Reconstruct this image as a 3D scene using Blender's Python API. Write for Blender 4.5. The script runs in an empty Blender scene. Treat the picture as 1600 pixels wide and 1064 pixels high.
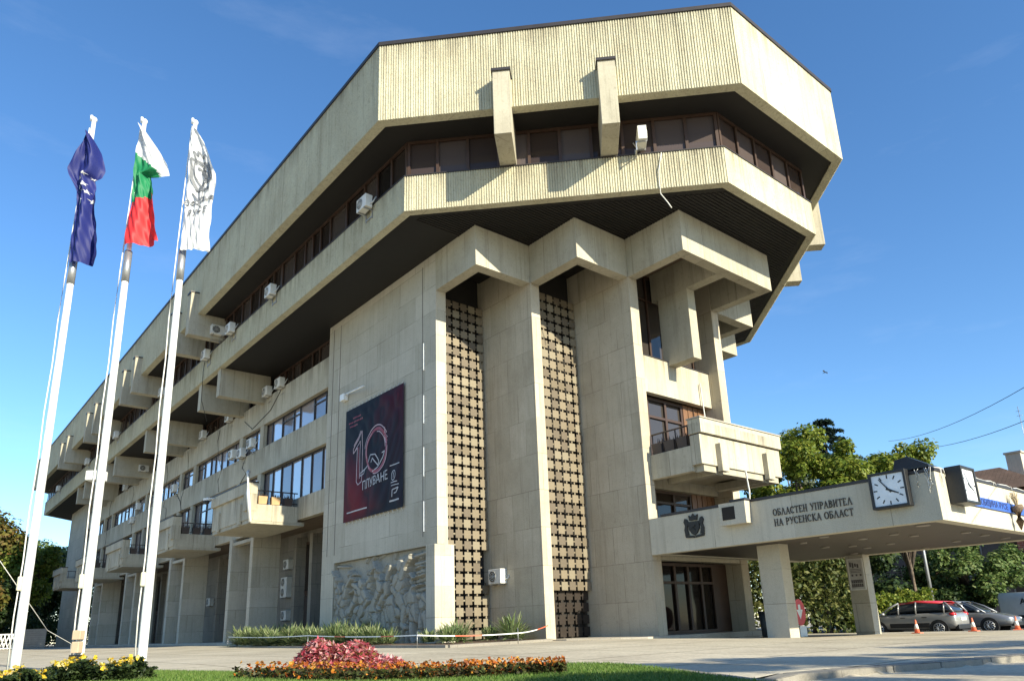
import bpy, bmesh, math, random
import numpy as np
from mathutils import Vector, Matrix

sc = bpy.context.scene
C = sc.collection
S = 0.86                      # the model is laid out in plan units; 1 unit = 0.86 m, applied at the very end
R = math.radians

# ------------------------------------------------------------------ camera
cd = bpy.data.cameras.new('camera')
cam = bpy.data.objects.new('camera', cd); C.objects.link(cam)
cd.sensor_width = 36.0; cd.lens = 25.503; cd.shift_y = 0.0765
cd.clip_start = 0.05; cd.clip_end = 4000
_r = Vector((.77105, -.63583, -.03477)); _u = Vector((-.14888, -.2331, .96099)); _f = Vector((.61913, .73579, .27439))
cam.matrix_world = Matrix(((_r.x, _u.x, -_f.x, 0), (_r.y, _u.y, -_f.y, 0), (_r.z, _u.z, -_f.z, .7525), (0, 0, 0, 1)))
sc.camera = cam
# ------------------------------------------------------------------ world, sun, exposure
SUN = Vector((.05, -1.0, .48)).normalized()
wd = bpy.data.worlds.new('World'); sc.world = wd; wd.use_nodes = True
nt = wd.node_tree; nt.nodes.clear()
sky = nt.nodes.new('ShaderNodeTexSky'); sky.sky_type = 'NISHITA'; sky.sun_disc = False
sky.sun_elevation = math.asin(SUN.z); sky.sun_rotation = math.atan2(SUN.x, SUN.y)
sky.altitude = 100; sky.air_density = 1.0; sky.dust_density = .15; sky.ozone_density = 4.0
bg = nt.nodes.new('ShaderNodeBackground'); bg.inputs['Strength'].default_value = .112
wo = nt.nodes.new('ShaderNodeOutputWorld')
hs = nt.nodes.new('ShaderNodeHueSaturation'); hs.inputs['Saturation'].default_value = 1.13; hs.inputs['Value'].default_value = 1.15
nt.links.new(sky.outputs[0], hs.inputs['Color'])
wtc = nt.nodes.new('ShaderNodeTexCoord'); wmp = nt.nodes.new('ShaderNodeMapping'); wmp.inputs['Scale'].default_value = (1.3, 1.3, 5.5); wmp.inputs['Location'].default_value = (.4, 1.1, .2)
wno = nt.nodes.new('ShaderNodeTexNoise'); wno.inputs['Scale'].default_value = 2.2; wno.inputs['Detail'].default_value = 7; wno.inputs['Roughness'].default_value = .6
wr = nt.nodes.new('ShaderNodeValToRGB'); wr.color_ramp.elements[0].position = .56; wr.color_ramp.elements[1].position = .95; wr.color_ramp.elements[0].color = (0, 0, 0, 1); wr.color_ramp.elements[1].color = (.13, .13, .13, 1)
wmx = nt.nodes.new('ShaderNodeMix'); wmx.data_type = 'RGBA'; wmx.inputs[7].default_value = (6.2, 6.6, 7.4, 1)     # thin high cloud
nt.links.new(wtc.outputs['Generated'], wmp.inputs[0]); nt.links.new(wmp.outputs[0], wno.inputs[0]); nt.links.new(wno.outputs[0], wr.inputs[0])
nt.links.new(wr.outputs[0], wmx.inputs[0]); nt.links.new(hs.outputs[0], wmx.inputs[6]); nt.links.new(wmx.outputs[2], bg.inputs[0]); nt.links.new(bg.outputs[0], wo.inputs[0])
sd = bpy.data.lights.new('sun', 'SUN'); sd.energy = 5.0; sd.angle = R(.5); sd.color = (1, .925, .72)
sun = bpy.data.objects.new('sun', sd); C.objects.link(sun)
sun.rotation_euler = (-SUN).to_track_quat('-Z', 'Y').to_euler(); sun.location = (0, -60, 40)
sc.view_settings.view_transform = 'Standard'; sc.view_settings.look = 'None'
sc.view_settings.exposure = .92; sc.view_settings.gamma = 1; sc.view_settings.use_curve_mapping = False
sc.render.engine = 'CYCLES'
sc.cycles.use_denoising = True; sc.cycles.max_bounces = 6; sc.cycles.transparent_max_bounces = 8
sc.cycles.sample_clamp_indirect = 6.0

# ------------------------------------------------------------------ materials
def _mat(name):
    m = bpy.data.materials.new(name); m.use_nodes = True
    n = m.node_tree; p = n.nodes['Principled BSDF']
    return m, n, p
def _n(t, typ, **kw):
    o = t.nodes.new(typ)
    for k, v in kw.items():
        if k.startswith('i_'): o.inputs[k[2:]].default_value = v
        else: setattr(o, k, v)
    return o
def _ramp(t, stops):
    r = t.nodes.new('ShaderNodeValToRGB'); e = r.color_ramp.elements
    while len(e) < len(stops): e.new(.5)
    for el, (p, c) in zip(e, stops):
        el.position = p; el.color = (c[0], c[1], c[2], 1)
    return r
def _mix(t, fac, a, b, mode='MIX'):
    m = t.nodes.new('ShaderNodeMix'); m.data_type = 'RGBA'; m.blend_type = mode
    for s, v in ((0, fac), (6, a), (7, b)):
        if isinstance(v, (int, float)): m.inputs[s].default_value = v
        elif isinstance(v, tuple): m.inputs[s].default_value = (*v, 1)
        else: t.links.new(v, m.inputs[s])
    return m.outputs[2]
def plain(name, col, rough=.6, metal=0., var=.12, scale=3., bump=0.):
    m, t, p = _mat(name)
    tc = _n(t, 'ShaderNodeTexCoord'); no = _n(t, 'ShaderNodeTexNoise', i_Scale=scale, i_Detail=5.)
    t.links.new(tc.outputs['Object'], no.inputs['Vector'])
    a = tuple(max(0, c * (1 - var)) for c in col); b = tuple(min(1, c * (1 + var)) for c in col)
    r = _ramp(t, [(.3, a), (.7, b)]); t.links.new(no.outputs[0], r.inputs[0]); t.links.new(r.outputs[0], p.inputs['Base Color'])
    p.inputs['Roughness'].default_value = rough; p.inputs['Metallic'].default_value = metal
    if bump:
        bp = _n(t, 'ShaderNodeBump', i_Strength=bump, i_Distance=.02); t.links.new(no.outputs[0], bp.inputs['Height']); t.links.new(bp.outputs[0], p.inputs['Normal'])
    return m
def stone(name, base, dark, brick=None, streak=.35, mott=.35, fine=40., bump=.25, mortar=.012, jointcol=None, rough=.85, pit=.5, tops=(), drop=.9):
    """weathered cast or clad stone: mottling, vertical run marks, optional slab joints"""
    m, t, p = _mat(name)
    tc = _n(t, 'ShaderNodeTexCoord')
    n1 = _n(t, 'ShaderNodeTexNoise', i_Scale=.7, i_Detail=6., i_Roughness=.62); t.links.new(tc.outputs['Object'], n1.inputs['Vector'])
    r1 = _ramp(t, [(.35, (0, 0, 0)), (.72, (1, 1, 1))]); t.links.new(n1.outputs[0], r1.inputs[0])
    mp = _n(t, 'ShaderNodeMapping'); mp.inputs['Scale'].default_value = (2.6, 2.6, .16); t.links.new(tc.outputs['Object'], mp.inputs[0])
    n2 = _n(t, 'ShaderNodeTexNoise', i_Scale=1., i_Detail=5., i_Roughness=.7); t.links.new(mp.outputs[0], n2.inputs['Vector'])
    r2 = _ramp(t, [(.52, (0, 0, 0)), (.78, (1, 1, 1))]); t.links.new(n2.outputs[0], r2.inputs[0])
    n3 = _n(t, 'ShaderNodeTexNoise', i_Scale=fine, i_Detail=3.); t.links.new(tc.outputs['Object'], n3.inputs['Vector'])
    c = _mix(t, 0, base, base)
    f1 = _n(t, 'ShaderNodeMath', operation='MULTIPLY'); t.links.new(r1.outputs[0], f1.inputs[0]); f1.inputs[1].default_value = mott
    c = _mix(t, f1.outputs[0], base, dark)
    f2 = _n(t, 'ShaderNodeMath', operation='MULTIPLY'); t.links.new(r2.outputs[0], f2.inputs[0]); f2.inputs[1].default_value = streak
    c = _mix(t, f2.outputs[0], c, tuple(x * .72 for x in dark))
    r3 = _ramp(t, [(.3, (.82, .82, .82)), (.6, (1, 1, 1))]); t.links.new(n3.outputs[0], r3.inputs[0])
    c = _mix(t, .8, c, r3.outputs[0], 'MULTIPLY')
    n5 = _n(t, 'ShaderNodeTexNoise', i_Scale=7., i_Detail=8., i_Roughness=.8); t.links.new(tc.outputs['Object'], n5.inputs['Vector'])
    r5 = _ramp(t, [(.55, (0, 0, 0)), (.68, (1, 1, 1))]); t.links.new(n5.outputs[0], r5.inputs[0])
    f5 = _n(t, 'ShaderNodeMath', operation='MULTIPLY'); t.links.new(r5.outputs[0], f5.inputs[0]); f5.inputs[1].default_value = pit
    c = _mix(t, f5.outputs[0], c, tuple(x * .6 for x in dark))
    mp2 = _n(t, 'ShaderNodeMapping'); mp2.inputs['Scale'].default_value = (7., 7., .22); t.links.new(tc.outputs['Object'], mp2.inputs[0])
    n6 = _n(t, 'ShaderNodeTexNoise', i_Scale=1., i_Detail=4., i_Roughness=.6); t.links.new(mp2.outputs[0], n6.inputs['Vector'])
    r6 = _ramp(t, [(.56, (0, 0, 0)), (.74, (1, 1, 1))]); t.links.new(n6.outputs[0], r6.inputs[0])
    f6 = _n(t, 'ShaderNodeMath', operation='MULTIPLY'); t.links.new(r6.outputs[0], f6.inputs[0]); f6.inputs[1].default_value = streak * .9
    c = _mix(t, f6.outputs[0], c, tuple(x * .55 for x in dark))
    for zt in tops:                                   # rain marks running down from an upper edge
        sx = _n(t, 'ShaderNodeSeparateXYZ'); t.links.new(tc.outputs['Object'], sx.inputs[0])
        mr = _n(t, 'ShaderNodeMapRange'); mr.inputs[1].default_value = zt - drop; mr.inputs[2].default_value = zt; mr.inputs[3].default_value = 0; mr.inputs[4].default_value = 1; t.links.new(sx.outputs[2], mr.inputs[0])
        lt = _n(t, 'ShaderNodeMath', operation='LESS_THAN'); t.links.new(sx.outputs[2], lt.inputs[0]); lt.inputs[1].default_value = zt + .02
        m3 = _n(t, 'ShaderNodeMapping'); m3.inputs['Scale'].default_value = (3.2, 3.2, .05); m3.inputs['Location'].default_value = (zt, 0, 0); t.links.new(tc.outputs['Object'], m3.inputs[0])
        n7 = _n(t, 'ShaderNodeTexNoise', i_Scale=1., i_Detail=5., i_Roughness=.75); t.links.new(m3.outputs[0], n7.inputs['Vector'])
        r7 = _ramp(t, [(.44, (0, 0, 0)), (.66, (.85, .85, .85))]); t.links.new(n7.outputs[0], r7.inputs[0])
        a1 = _n(t, 'ShaderNodeMath', operation='MULTIPLY'); t.links.new(mr.outputs[0], a1.inputs[0]); t.links.new(r7.outputs[0], a1.inputs[1])
        a2 = _n(t, 'ShaderNodeMath', operation='MULTIPLY'); t.links.new(a1.outputs[0], a2.inputs[0]); t.links.new(lt.outputs[0], a2.inputs[1])
        c = _mix(t, a2.outputs[0], c, tuple(x * .5 for x in dark))
    h = n3.outputs[0]
    if brick:
        uv = _n(t, 'ShaderNodeUVMap'); uv.uv_map = 'UVMap'
        b = _n(t, 'ShaderNodeTexBrick'); t.links.new(uv.outputs[0], b.inputs['Vector'])
        b.inputs['Scale'].default_value = 1; b.inputs['Brick Width'].default_value = brick[0]; b.inputs['Row Height'].default_value = brick[1]
        b.inputs['Mortar Size'].default_value = mortar; b.inputs['Mortar Smooth'].default_value = .3; b.offset = brick[2] if len(brick) > 2 else .5
        b.inputs['Color1'].default_value = (1, 1, 1, 1); b.inputs['Color2'].default_value = (.83, .83, .81, 1); b.inputs['Mortar'].default_value = (1, 1, 1, 1)
        c = _mix(t, .9, c, b.outputs['Color'], 'MULTIPLY')
        # joints fade in and out as in old cladding
        nj = _n(t, 'ShaderNodeTexNoise', i_Scale=.9, i_Detail=3.); t.links.new(tc.outputs['Object'], nj.inputs['Vector'])
        rj = _ramp(t, [(.38, (.15, .15, .15)), (.6, (1, 1, 1))]); t.links.new(nj.outputs[0], rj.inputs[0])
        fj = _n(t, 'ShaderNodeMath', operation='MULTIPLY'); t.links.new(b.outputs['Fac'], fj.inputs[0]); t.links.new(rj.outputs[0], fj.inputs[1])
        c = _mix(t, fj.outputs[0], c, jointcol or tuple(x * .45 for x in dark))
    t.links.new(c, p.inputs['Base Color']); p.inputs['Roughness'].default_value = rough
    p.inputs['Specular IOR Level'].default_value = .25
    bp = _n(t, 'ShaderNodeBump', i_Strength=bump, i_Distance=.03); t.links.new(h, bp.inputs['Height']); t.links.new(bp.outputs[0], p.inputs['Normal'])
    return m
def leafmat(name, cols, trans=.35, rough=.55):
    m, t, p = _mat(name)
    g = _n(t, 'ShaderNodeNewGeometry'); r = _ramp(t, [(i / (len(cols) - 1), c) for i, c in enumerate(cols)])
    t.links.new(g.outputs['Random Per Island'], r.inputs[0]); t.links.new(r.outputs[0], p.inputs['Base Color'])
    p.inputs['Roughness'].default_value = rough; p.inputs['Specular IOR Level'].default_value = .3
    tr = _n(t, 'ShaderNodeBsdfTranslucent'); t.links.new(r.outputs[0], tr.inputs[0])
    mx = _n(t, 'ShaderNodeMixShader'); mx.inputs[0].default_value = trans
    out = t.nodes['Material Output']
    t.links.new(p.outputs[0], mx.inputs[1]); t.links.new(tr.outputs[0], mx.inputs[2]); t.links.new(mx.outputs[0], out.inputs[0])
    return m
def glass(name, col, rough=.05, metal=0., spec=.5, cols=None):
    m, t, p = _mat(name)
    g = _n(t, 'ShaderNodeNewGeometry')
    a = tuple(c * .75 for c in col); b = tuple(min(1, c * 1.2) for c in col)
    r = _ramp(t, [(i / len(cols), q) for i, q in enumerate(cols)] if cols else [(0, a), (1, b)]); t.links.new(g.outputs['Random Per Island'], r.inputs[0])
    if cols: r.color_ramp.interpolation = 'CONSTANT'
    t.links.new(r.outputs[0], p.inputs['Base Color'])
    p.inputs['Roughness'].default_value = rough; p.inputs['Metallic'].default_value = metal; p.inputs['Specular IOR Level'].default_value = spec
    tc = _n(t, 'ShaderNodeTexCoord'); no = _n(t, 'ShaderNodeTexNoise', i_Scale=.8, i_Detail=1.); t.links.new(tc.outputs['Object'], no.inputs['Vector'])
    bp = _n(t, 'ShaderNodeBump', i_Strength=.12, i_Distance=.05); t.links.new(no.outputs[0], bp.inputs['Height']); t.links.new(bp.outputs[0], p.inputs['Normal'])
    return m

CREAM = (.60, .545, .415); CREAMD = (.42, .36, .26)
M = {}
M['rib'] = stone('ribbed_concrete', (.63, .595, .435), (.42, .36, .245), brick=(4.7, 30., 0), mortar=.012, streak=.55, mott=.5, fine=22., bump=.9, pit=.75, tops=(20.18, 15.68), drop=.95)
M['conc'] = stone('cast_concrete', (.52, .48, .375), (.34, .30, .225), brick=(3.4, 9., 0), streak=.6, mott=.6)
M['beam'] = stone('beam_concrete', (.57, .52, .40), (.37, .325, .245), brick=(1.25, 9., 0), streak=.6, mott=.6, tops=(13.03, 10.22, 6.72), drop=1.1)
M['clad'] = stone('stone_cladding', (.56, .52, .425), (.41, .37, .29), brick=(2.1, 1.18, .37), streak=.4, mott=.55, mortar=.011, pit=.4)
M['cladbig'] = stone('stone_cladding_piers', (.56, .495, .38), (.39, .33, .24), brick=(1.05, 1.5, .42), streak=.42, mott=.65, mortar=.010, pit=.4)
M['canopy'] = stone('canopy_stone', (.60, .56, .45), (.47, .42, .33), brick=(3.1, 9., 0), streak=.3, mott=.5, mortar=.012, pit=.35)
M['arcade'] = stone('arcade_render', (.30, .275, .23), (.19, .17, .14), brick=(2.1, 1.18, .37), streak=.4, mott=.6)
M['relief'] = stone('carved_stone', (.38, .36, .30), (.2, .185, .15), streak=.3, mott=.4, fine=18., bump=.35)
M['coping'] = plain('roof_edge_metal', (.035, .03, .03), .5, .2)
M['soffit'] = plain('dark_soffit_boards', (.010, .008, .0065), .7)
M['coffer'] = plain('coffer_plaster', (.17, .125, .085), .85)
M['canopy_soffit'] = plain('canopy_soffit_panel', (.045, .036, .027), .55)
M['frame'] = plain('dark_window_frame', (.018, .013, .012), .45)
M['bframe'] = plain('brown_window_frame', (.05, .026, .016), .5)
M['wood'] = plain('varnished_wood_panel', (.17, .085, .04), .45, scale=6)
M['glassm'] = glass('reflecting_window_glass', (.50, .49, .60), .08, .6, .5, [(.12, .11, .12), (.60, .53, .53), (.68, .62, .62), (.30, .26, .26), (.62, .56, .55), (.5, .44, .44)])
M['glassd'] = glass('dark_window_glass', (.022, .017, .014), .03, 0, .5, [(.012, .01, .009), (.03, .022, .018), (.06, .048, .042), (.02, .015, .013)])
M['glassb'] = glass('bronze_window_glass', (.10, .085, .075), .04, .5, .6)
M['glasst'] = glass('curtained_window_glass', (.13, .095, .085), .04, 0, .2, [(.035, .026, .023), (.08, .063, .06), (.05, .037, .034), (.095, .076, .072), (.042, .03, .026)])
M['glasse'] = glass('entrance_glass', (.012, .009, .008), .05, 0, .22)
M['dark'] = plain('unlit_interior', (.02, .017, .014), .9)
M['grille'] = glass('bronze_grille_tile', (.3, .25, .17), .5, .2, .3, [(.17, .138, .095), (.23, .19, .133), (.205, .168, .117), (.15, .122, .09), (.245, .21, .15)])
M['grille_shade'] = plain('shade_dark_bronze', (.035, .026, .02), .5, .3)  # shadow at the second grille's foot, put into a darker bronze
M['white'] = plain('white_paint', (.78, .78, .75), .45)
M['polepaint'] = plain('weathered_pole_paint', (.70, .70, .67), .5, 0, .22, 5)
M['offwhite'] = plain('aged_white_plastic', (.66, .65, .60), .5)
M['steel'] = plain('galvanised_steel', (.38, .38, .38), .4, .7)
M['black'] = plain('black_metal', (.015, .015, .016), .45)
M['dial'] = plain('clock_dial', (.72, .76, .78), .3)
M['bronze'] = plain('dark_bronze_letters', (.07, .055, .045), .5, .4)
M['iron'] = plain('rusty_iron_railing', (.05, .035, .028), .6)
M['tan'] = plain('tan_planter', (.45, .29, .14), .7)
M['rubber'] = plain('tyre_rubber', (.014, .014, .014), .8)
M['soil'] = plain('bed_soil', (.13, .085, .055), .95, 0, .4, 6, .6)
M['plinth'] = stone('step_stone', (.50, .45, .37), (.33, .29, .24), brick=(1.6, .5), streak=.1, mott=.4)
M['kerb'] = stone('kerb_stone', (.30, .275, .235), (.19, .17, .145), brick=(1.2, 5, 0), streak=.1, mott=.5)
M['bark'] = plain('tree_bark', (.12, .09, .065), .9, 0, .4, 8, .6)

# ------------------------------------------------------------------ mesh helper
class MB:
    def __init__(self): self.v = []; self.f = []; self.m = []; self.sm = []
    def add(self, vs, fs, mi=0, smooth=False):
        o = len(self.v); self.v += [tuple(p) for p in vs]
        for f in fs: self.f.append([o + i for i in f]); self.m.append(mi); self.sm.append(smooth)
    def box(self, x0, x1, y0, y1, z0, z1, mi=0):
        x0, x1 = min(x0, x1), max(x0, x1); y0, y1 = min(y0, y1), max(y0, y1); z0, z1 = min(z0, z1), max(z0, z1)
        self.add([(x0, y0, z0), (x1, y0, z0), (x1, y1, z0), (x0, y1, z0), (x0, y0, z1), (x1, y0, z1), (x1, y1, z1), (x0, y1, z1)],
                 [(3, 2, 1, 0), (4, 5, 6, 7), (0, 1, 5, 4), (1, 2, 6, 5), (2, 3, 7, 6), (3, 0, 4, 7)], mi)
        return self
    def prism(self, poly, z0, z1, mi=0, caps=True):
        a = sum(poly[i][0] * poly[(i + 1) % len(poly)][1] - poly[(i + 1) % len(poly)][0] * poly[i][1] for i in range(len(poly)))
        if a < 0: poly = poly[::-1]
        n = len(poly); vs = [(x, y, z0) for x, y in poly] + [(x, y, z1) for x, y in poly]
        fs = [(i, (i + 1) % n, n + (i + 1) % n, n + i) for i in range(n)]
        if caps: fs += [tuple(range(n))[::-1], tuple(range(n, 2 * n))]
        self.add(vs, fs, mi); return self
    def obox(self, c, u, hw, hd, z0, z1, mi=0):
        """box centred at c=(x,y) with horizontal axis u (unit), half width hw along u, half depth hd across"""
        ux, uy = u; vx, vy = -uy, ux
        p = [(c[0] + ux * a * hw + vx * b * hd, c[1] + uy * a * hw + vy * b * hd) for a, b in ((-1, -1), (1, -1), (1, 1), (-1, 1))]
        return self.prism(p, z0, z1, mi)
    def ring(self, outer, inner, z0, z1, mi=0):
        n = len(outer); vs = [(*p, z0) for p in outer] + [(*p, z1) for p in outer] + [(*p, z0) for p in inner] + [(*p, z1) for p in inner]
        fs = []
        for i in range(n):
            j = (i + 1) % n
            fs += [(i, j, n + j, n + i), (2 * n + j, 2 * n + i, 3 * n + i, 3 * n + j), (i, 2 * n + i, 2 * n + j, j), (n + i, n + j, 3 * n + j, 3 * n + i)]
        self.add(vs, fs, mi); return self
    def tube(self, pts, r, n=6, mi=0, r1=None, caps=True):
        pts = [Vector(p) for p in pts]; k = len(pts); vs = []
        for i, p in enumerate(pts):
            d = (pts[min(i + 1, k - 1)] - pts[max(i - 1, 0)]).normalized()
            a = d.cross(Vector((0, 0, 1))); a = Vector((1, 0, 0)) if a.length < 1e-3 else a.normalized(); b = d.cross(a)
            rr = r if r1 is None else r + (r1 - r) * i / (k - 1)
            if isinstance(r, (list, tuple)): rr = r[i]
            vs += [p + (a * math.cos(2 * math.pi * j / n) + b * math.sin(2 * math.pi * j / n)) * rr for j in range(n)]
        fs = [(i * n + j, i * n + (j + 1) % n, (i + 1) * n + (j + 1) % n, (i + 1) * n + j) for i in range(k - 1) for j in range(n)]
        if caps: fs += [tuple(range(n))[::-1], tuple((k - 1) * n + j for j in range(n))]
        self.add(vs, fs, mi, True); return self
    def disc(self, c, nrm, r, h, n=20, mi=0, r1=None):
        c = Vector(c); d = Vector(nrm).normalized(); a = d.orthogonal().normalized(); b = d.cross(a)
        vs = [c + (a * math.cos(2 * math.pi * j / n) + b * math.sin(2 * math.pi * j / n)) * r for j in range(n)]
        r2 = r if r1 is None else r1
        vs += [c + d * h + (a * math.cos(2 * math.pi * j / n) + b * math.sin(2 * math.pi * j / n)) * r2 for j in range(n)]
        self.add(vs, [(j, (j + 1) % n, n + (j + 1) % n, n + j) for j in range(n)] + [tuple(range(n))[::-1], tuple(range(n, 2 * n))], mi); return self
    def ball(self, c, rx, ry=None, rz=None, nu=12, nv=8, mi=0):
        ry = rx if ry is None else ry; rz = rx if rz is None else rz; vs = []
        for i in range(nv + 1):
            t = math.pi * i / nv
            for j in range(nu):
                q = 2 * math.pi * j / nu
                vs.append((c[0] + rx * math.sin(t) * math.cos(q), c[1] + ry * math.sin(t) * math.sin(q), c[2] + rz * math.cos(t)))
        self.add(vs, [(i * nu + j, (i + 1) * nu + j, (i + 1) * nu + (j + 1) % nu, i * nu + (j + 1) % nu) for i in range(nv) for j in range(nu)], mi, True); return self
    def xf(self, fn):
        self.v = [tuple(fn(*p)) for p in self.v]; return self
    def build(self, name, mats, parent=None, world=True, bevel=0, smooth=False):
        me = bpy.data.meshes.new(name)
        off = Vector((0, 0, 0))
        if world and parent is not None:
            q = parent
            while q is not None: off += q.location; q = q.parent
        vs = [(x - off.x, y - off.y, z - off.z) for x, y, z in self.v]
        me.from_pydata(vs, [], self.f)
        if not isinstance(mats, (list, tuple)): mats = [mats]
        for m in mats: me.materials.append(m)
        if len(mats) > 1:
            me.polygons.foreach_set('material_index', self.m)
        me.polygons.foreach_set('use_smooth', [True] * len(self.f) if smooth else self.sm)
        uvl = me.uv_layers.new(name='UVMap'); uvs = np.zeros((len(me.loops), 2), dtype=np.float32)
        V = self.v
        for p in me.polygons:
            n = p.normal; ids = [me.loops[l].vertex_index for l in p.loop_indices]
            if abs(n.z) > .7:
                for l, i in zip(p.loop_indices, ids): uvs[l] = (V[i][0], V[i][1])
            else:
                tx, ty = -n.y, n.x; L = math.hypot(tx, ty) or 1; tx /= L; ty /= L
                for l, i in zip(p.loop_indices, ids): uvs[l] = (V[i][0] * tx + V[i][1] * ty, V[i][2])
        uvl.data.foreach_set('uv', uvs.ravel())
        me.update()
        o = bpy.data.objects.new(name, me); C.objects.link(o)
        if parent is not None: o.parent = parent
        if bevel:
            b = o.modifiers.new('bevel', 'BEVEL'); b.width = bevel; b.segments = 2; b.limit_method = 'ANGLE'; b.angle_limit = R(40)
        return o
def tag(o, label=None, cat=None, group=None, kind=None):
    if label: o['label'] = label
    if cat: o['category'] = cat
    if group: o['group'] = group
    if kind: o['kind'] = kind
    return o
def thing(name, label, cat, loc=(0, 0, 0), rotz=0., group=None):
    o = bpy.data.objects.new(name, None); C.objects.link(o); o.location = loc; o.rotation_euler = (0, 0, rotz)
    return tag(o, label, cat, group)
def dup(root, loc, rotz=None, label=None, group=None):
    r = root.copy(); C.objects.link(r); r.location = loc
    if rotz is not None: r.rotation_euler = (0, 0, rotz)
    if label: r['label'] = label
    if group: r['group'] = group
    for ch in list(root.children):
        c = ch.copy(); C.objects.link(c); c.parent = r
        for g in list(ch.children):
            d = g.copy(); C.objects.link(d); d.parent = c
    return r
def font_mb(txt, size, depth=.01, bold=0.):
    cu = bpy.data.curves.new('txt', 'FONT'); cu.body = txt; cu.size = size; cu.extrude = depth; cu.offset = bold; cu.align_x = 'CENTER'; cu.align_y = 'CENTER'
    o = bpy.data.objects.new('txt', cu); C.objects.link(o)
    dg = bpy.context.evaluated_depsgraph_get(); me = bpy.data.meshes.new_from_object(o.evaluated_get(dg))
    b = MB(); b.add([v.co[:] for v in me.vertices], [tuple(p.vertices) for p in me.polygons])
    bpy.data.objects.remove(o); bpy.data.curves.remove(cu); bpy.data.meshes.remove(me)
    return b
def smooth01(x): x = min(1, max(0, x)); return x * x * (3 - 2 * x)
def sides4(f): return [f(1, 1)]
# ================================================================== GROUND
KERB = [(6.9, 3.2), (7.8, 4.4), (8.7, 5.55), (9.6, 5.75), (10.6, 5.6), (12.6, 5.05), (15, 4.45), (20, 3.2), (32, .4), (60, -6)]
def kerb_y(x):
    if x <= KERB[0][0]: return -99
    for (a, b), (c, d) in zip(KERB, KERB[1:]):
        if x <= c: return b + (d - b) * (x - a) / (c - a)
    return KERB[-1][1]
def g(x, y):
    z = .17 * smooth01((y - 7) / 12) * smooth01((27 - x) / 7) + .12 * smooth01((y - 28) / 35) * smooth01((27 - x) / 7)
    z -= .10 * smooth01((x - 24) / 8)
    z -= .36 * smooth01((x - 35) / 3.)
    if x > 7.5 and y < kerb_y(x) - .02: z -= .10
    return z
def axis(rs):
    out = []
    for a, b, s in rs:
        n = max(1, int(round((b - a) / s))); out += [a + (b - a) * i / n for i in range(n)]
    return out + [rs[-1][1]]
gx = axis([(-1600, -300, 200), (-300, -60, 40), (-60, -10, 10), (-10, 6, 1.2), (6, 22, .5), (22, 48, .6), (48, 120, 8), (120, 400, 40), (400, 1600, 200)])
gy = axis([(-1600, -300, 200), (-300, -40, 30), (-40, -4, 4), (-4, 2, .6), (2, 9, .16), (9, 50, 1), (50, 130, 8), (130, 400, 40), (400, 1600, 200)])
mb = MB(); nx, ny = len(gx), len(gy)
mb.add([(x, y, g(x, y)) for y in gy for x in gx], [(j * nx + i, j * nx + i + 1, (j + 1) * nx + i + 1, (j + 1) * nx + i) for j in range(ny - 1) for i in range(nx - 1)], 0, True)
def paving():
    m, t, p = _mat('plaza_paving')
    tc = _n(t, 'ShaderNodeTexCoord')
    n1 = _n(t, 'ShaderNodeTexNoise', i_Scale=.35, i_Detail=7., i_Roughness=.65); t.links.new(tc.outputs['Object'], n1.inputs[0])
    r1 = _ramp(t, [(.3, (.63, .565, .44)), (.5, (.55, .485, .375)), (.72, (.40, .35, .27))]); t.links.new(n1.outputs[0], r1.inputs[0])
    b = _n(t, 'ShaderNodeTexBrick'); t.links.new(tc.outputs['Object'], b.inputs[0]); b.offset = 0
    b.inputs['Scale'].default_value = 1; b.inputs['Brick Width'].default_value = 2.4; b.inputs['Row Height'].default_value = 2.4
    b.inputs['Mortar Size'].default_value = .035; b.inputs['Color1'].default_value = (1, 1, 1, 1); b.inputs['Color2'].default_value = (.82, .82, .80, 1); b.inputs['Mortar'].default_value = (.38, .38, .36, 1)
    c = _mix(t, .85, r1.outputs[0], b.outputs[0], 'MULTIPLY')
    n2 = _n(t, 'ShaderNodeTexNoise', i_Scale=14., i_Detail=4.); t.links.new(tc.outputs['Object'], n2.inputs[0])
    r2 = _ramp(t, [(.3, (.66, .66, .65)), (.62, (1, 1, 1))]); t.links.new(n2.outputs[0], r2.inputs[0])
    c = _mix(t, .8, c, r2.outputs[0], 'MULTIPLY')
    t.links.new(c, p.inputs['Base Color']); p.inputs['Roughness'].default_value = .85; p.inputs['Specular IOR Level'].default_value = .2
    bp = _n(t, 'ShaderNodeBump', i_Strength=.3, i_Distance=.02); t.links.new(n2.outputs[0], bp.inputs['Height']); t.links.new(bp.outputs[0], p.inputs['Normal'])
    return m
tag(mb.build('plaza', paving()), kind='structure')
# street behind the canopy
mb = MB(); xs = axis([(37.6, 62, 2.4)]); ys = axis([(-30, 120, 10)]); n = len(xs)
mb.add([(x, y, g(x, y) + .006) for y in ys for x in xs], [(j * n + i, j * n + i + 1, (j + 1) * n + i + 1, (j + 1) * n + i) for j in range(len(ys) - 1) for i in range(n - 1)])
tag(mb.build('road', plain('street_asphalt', (.07, .068, .065), .9, 0, .25, 8, .3)), kind='structure')
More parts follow.
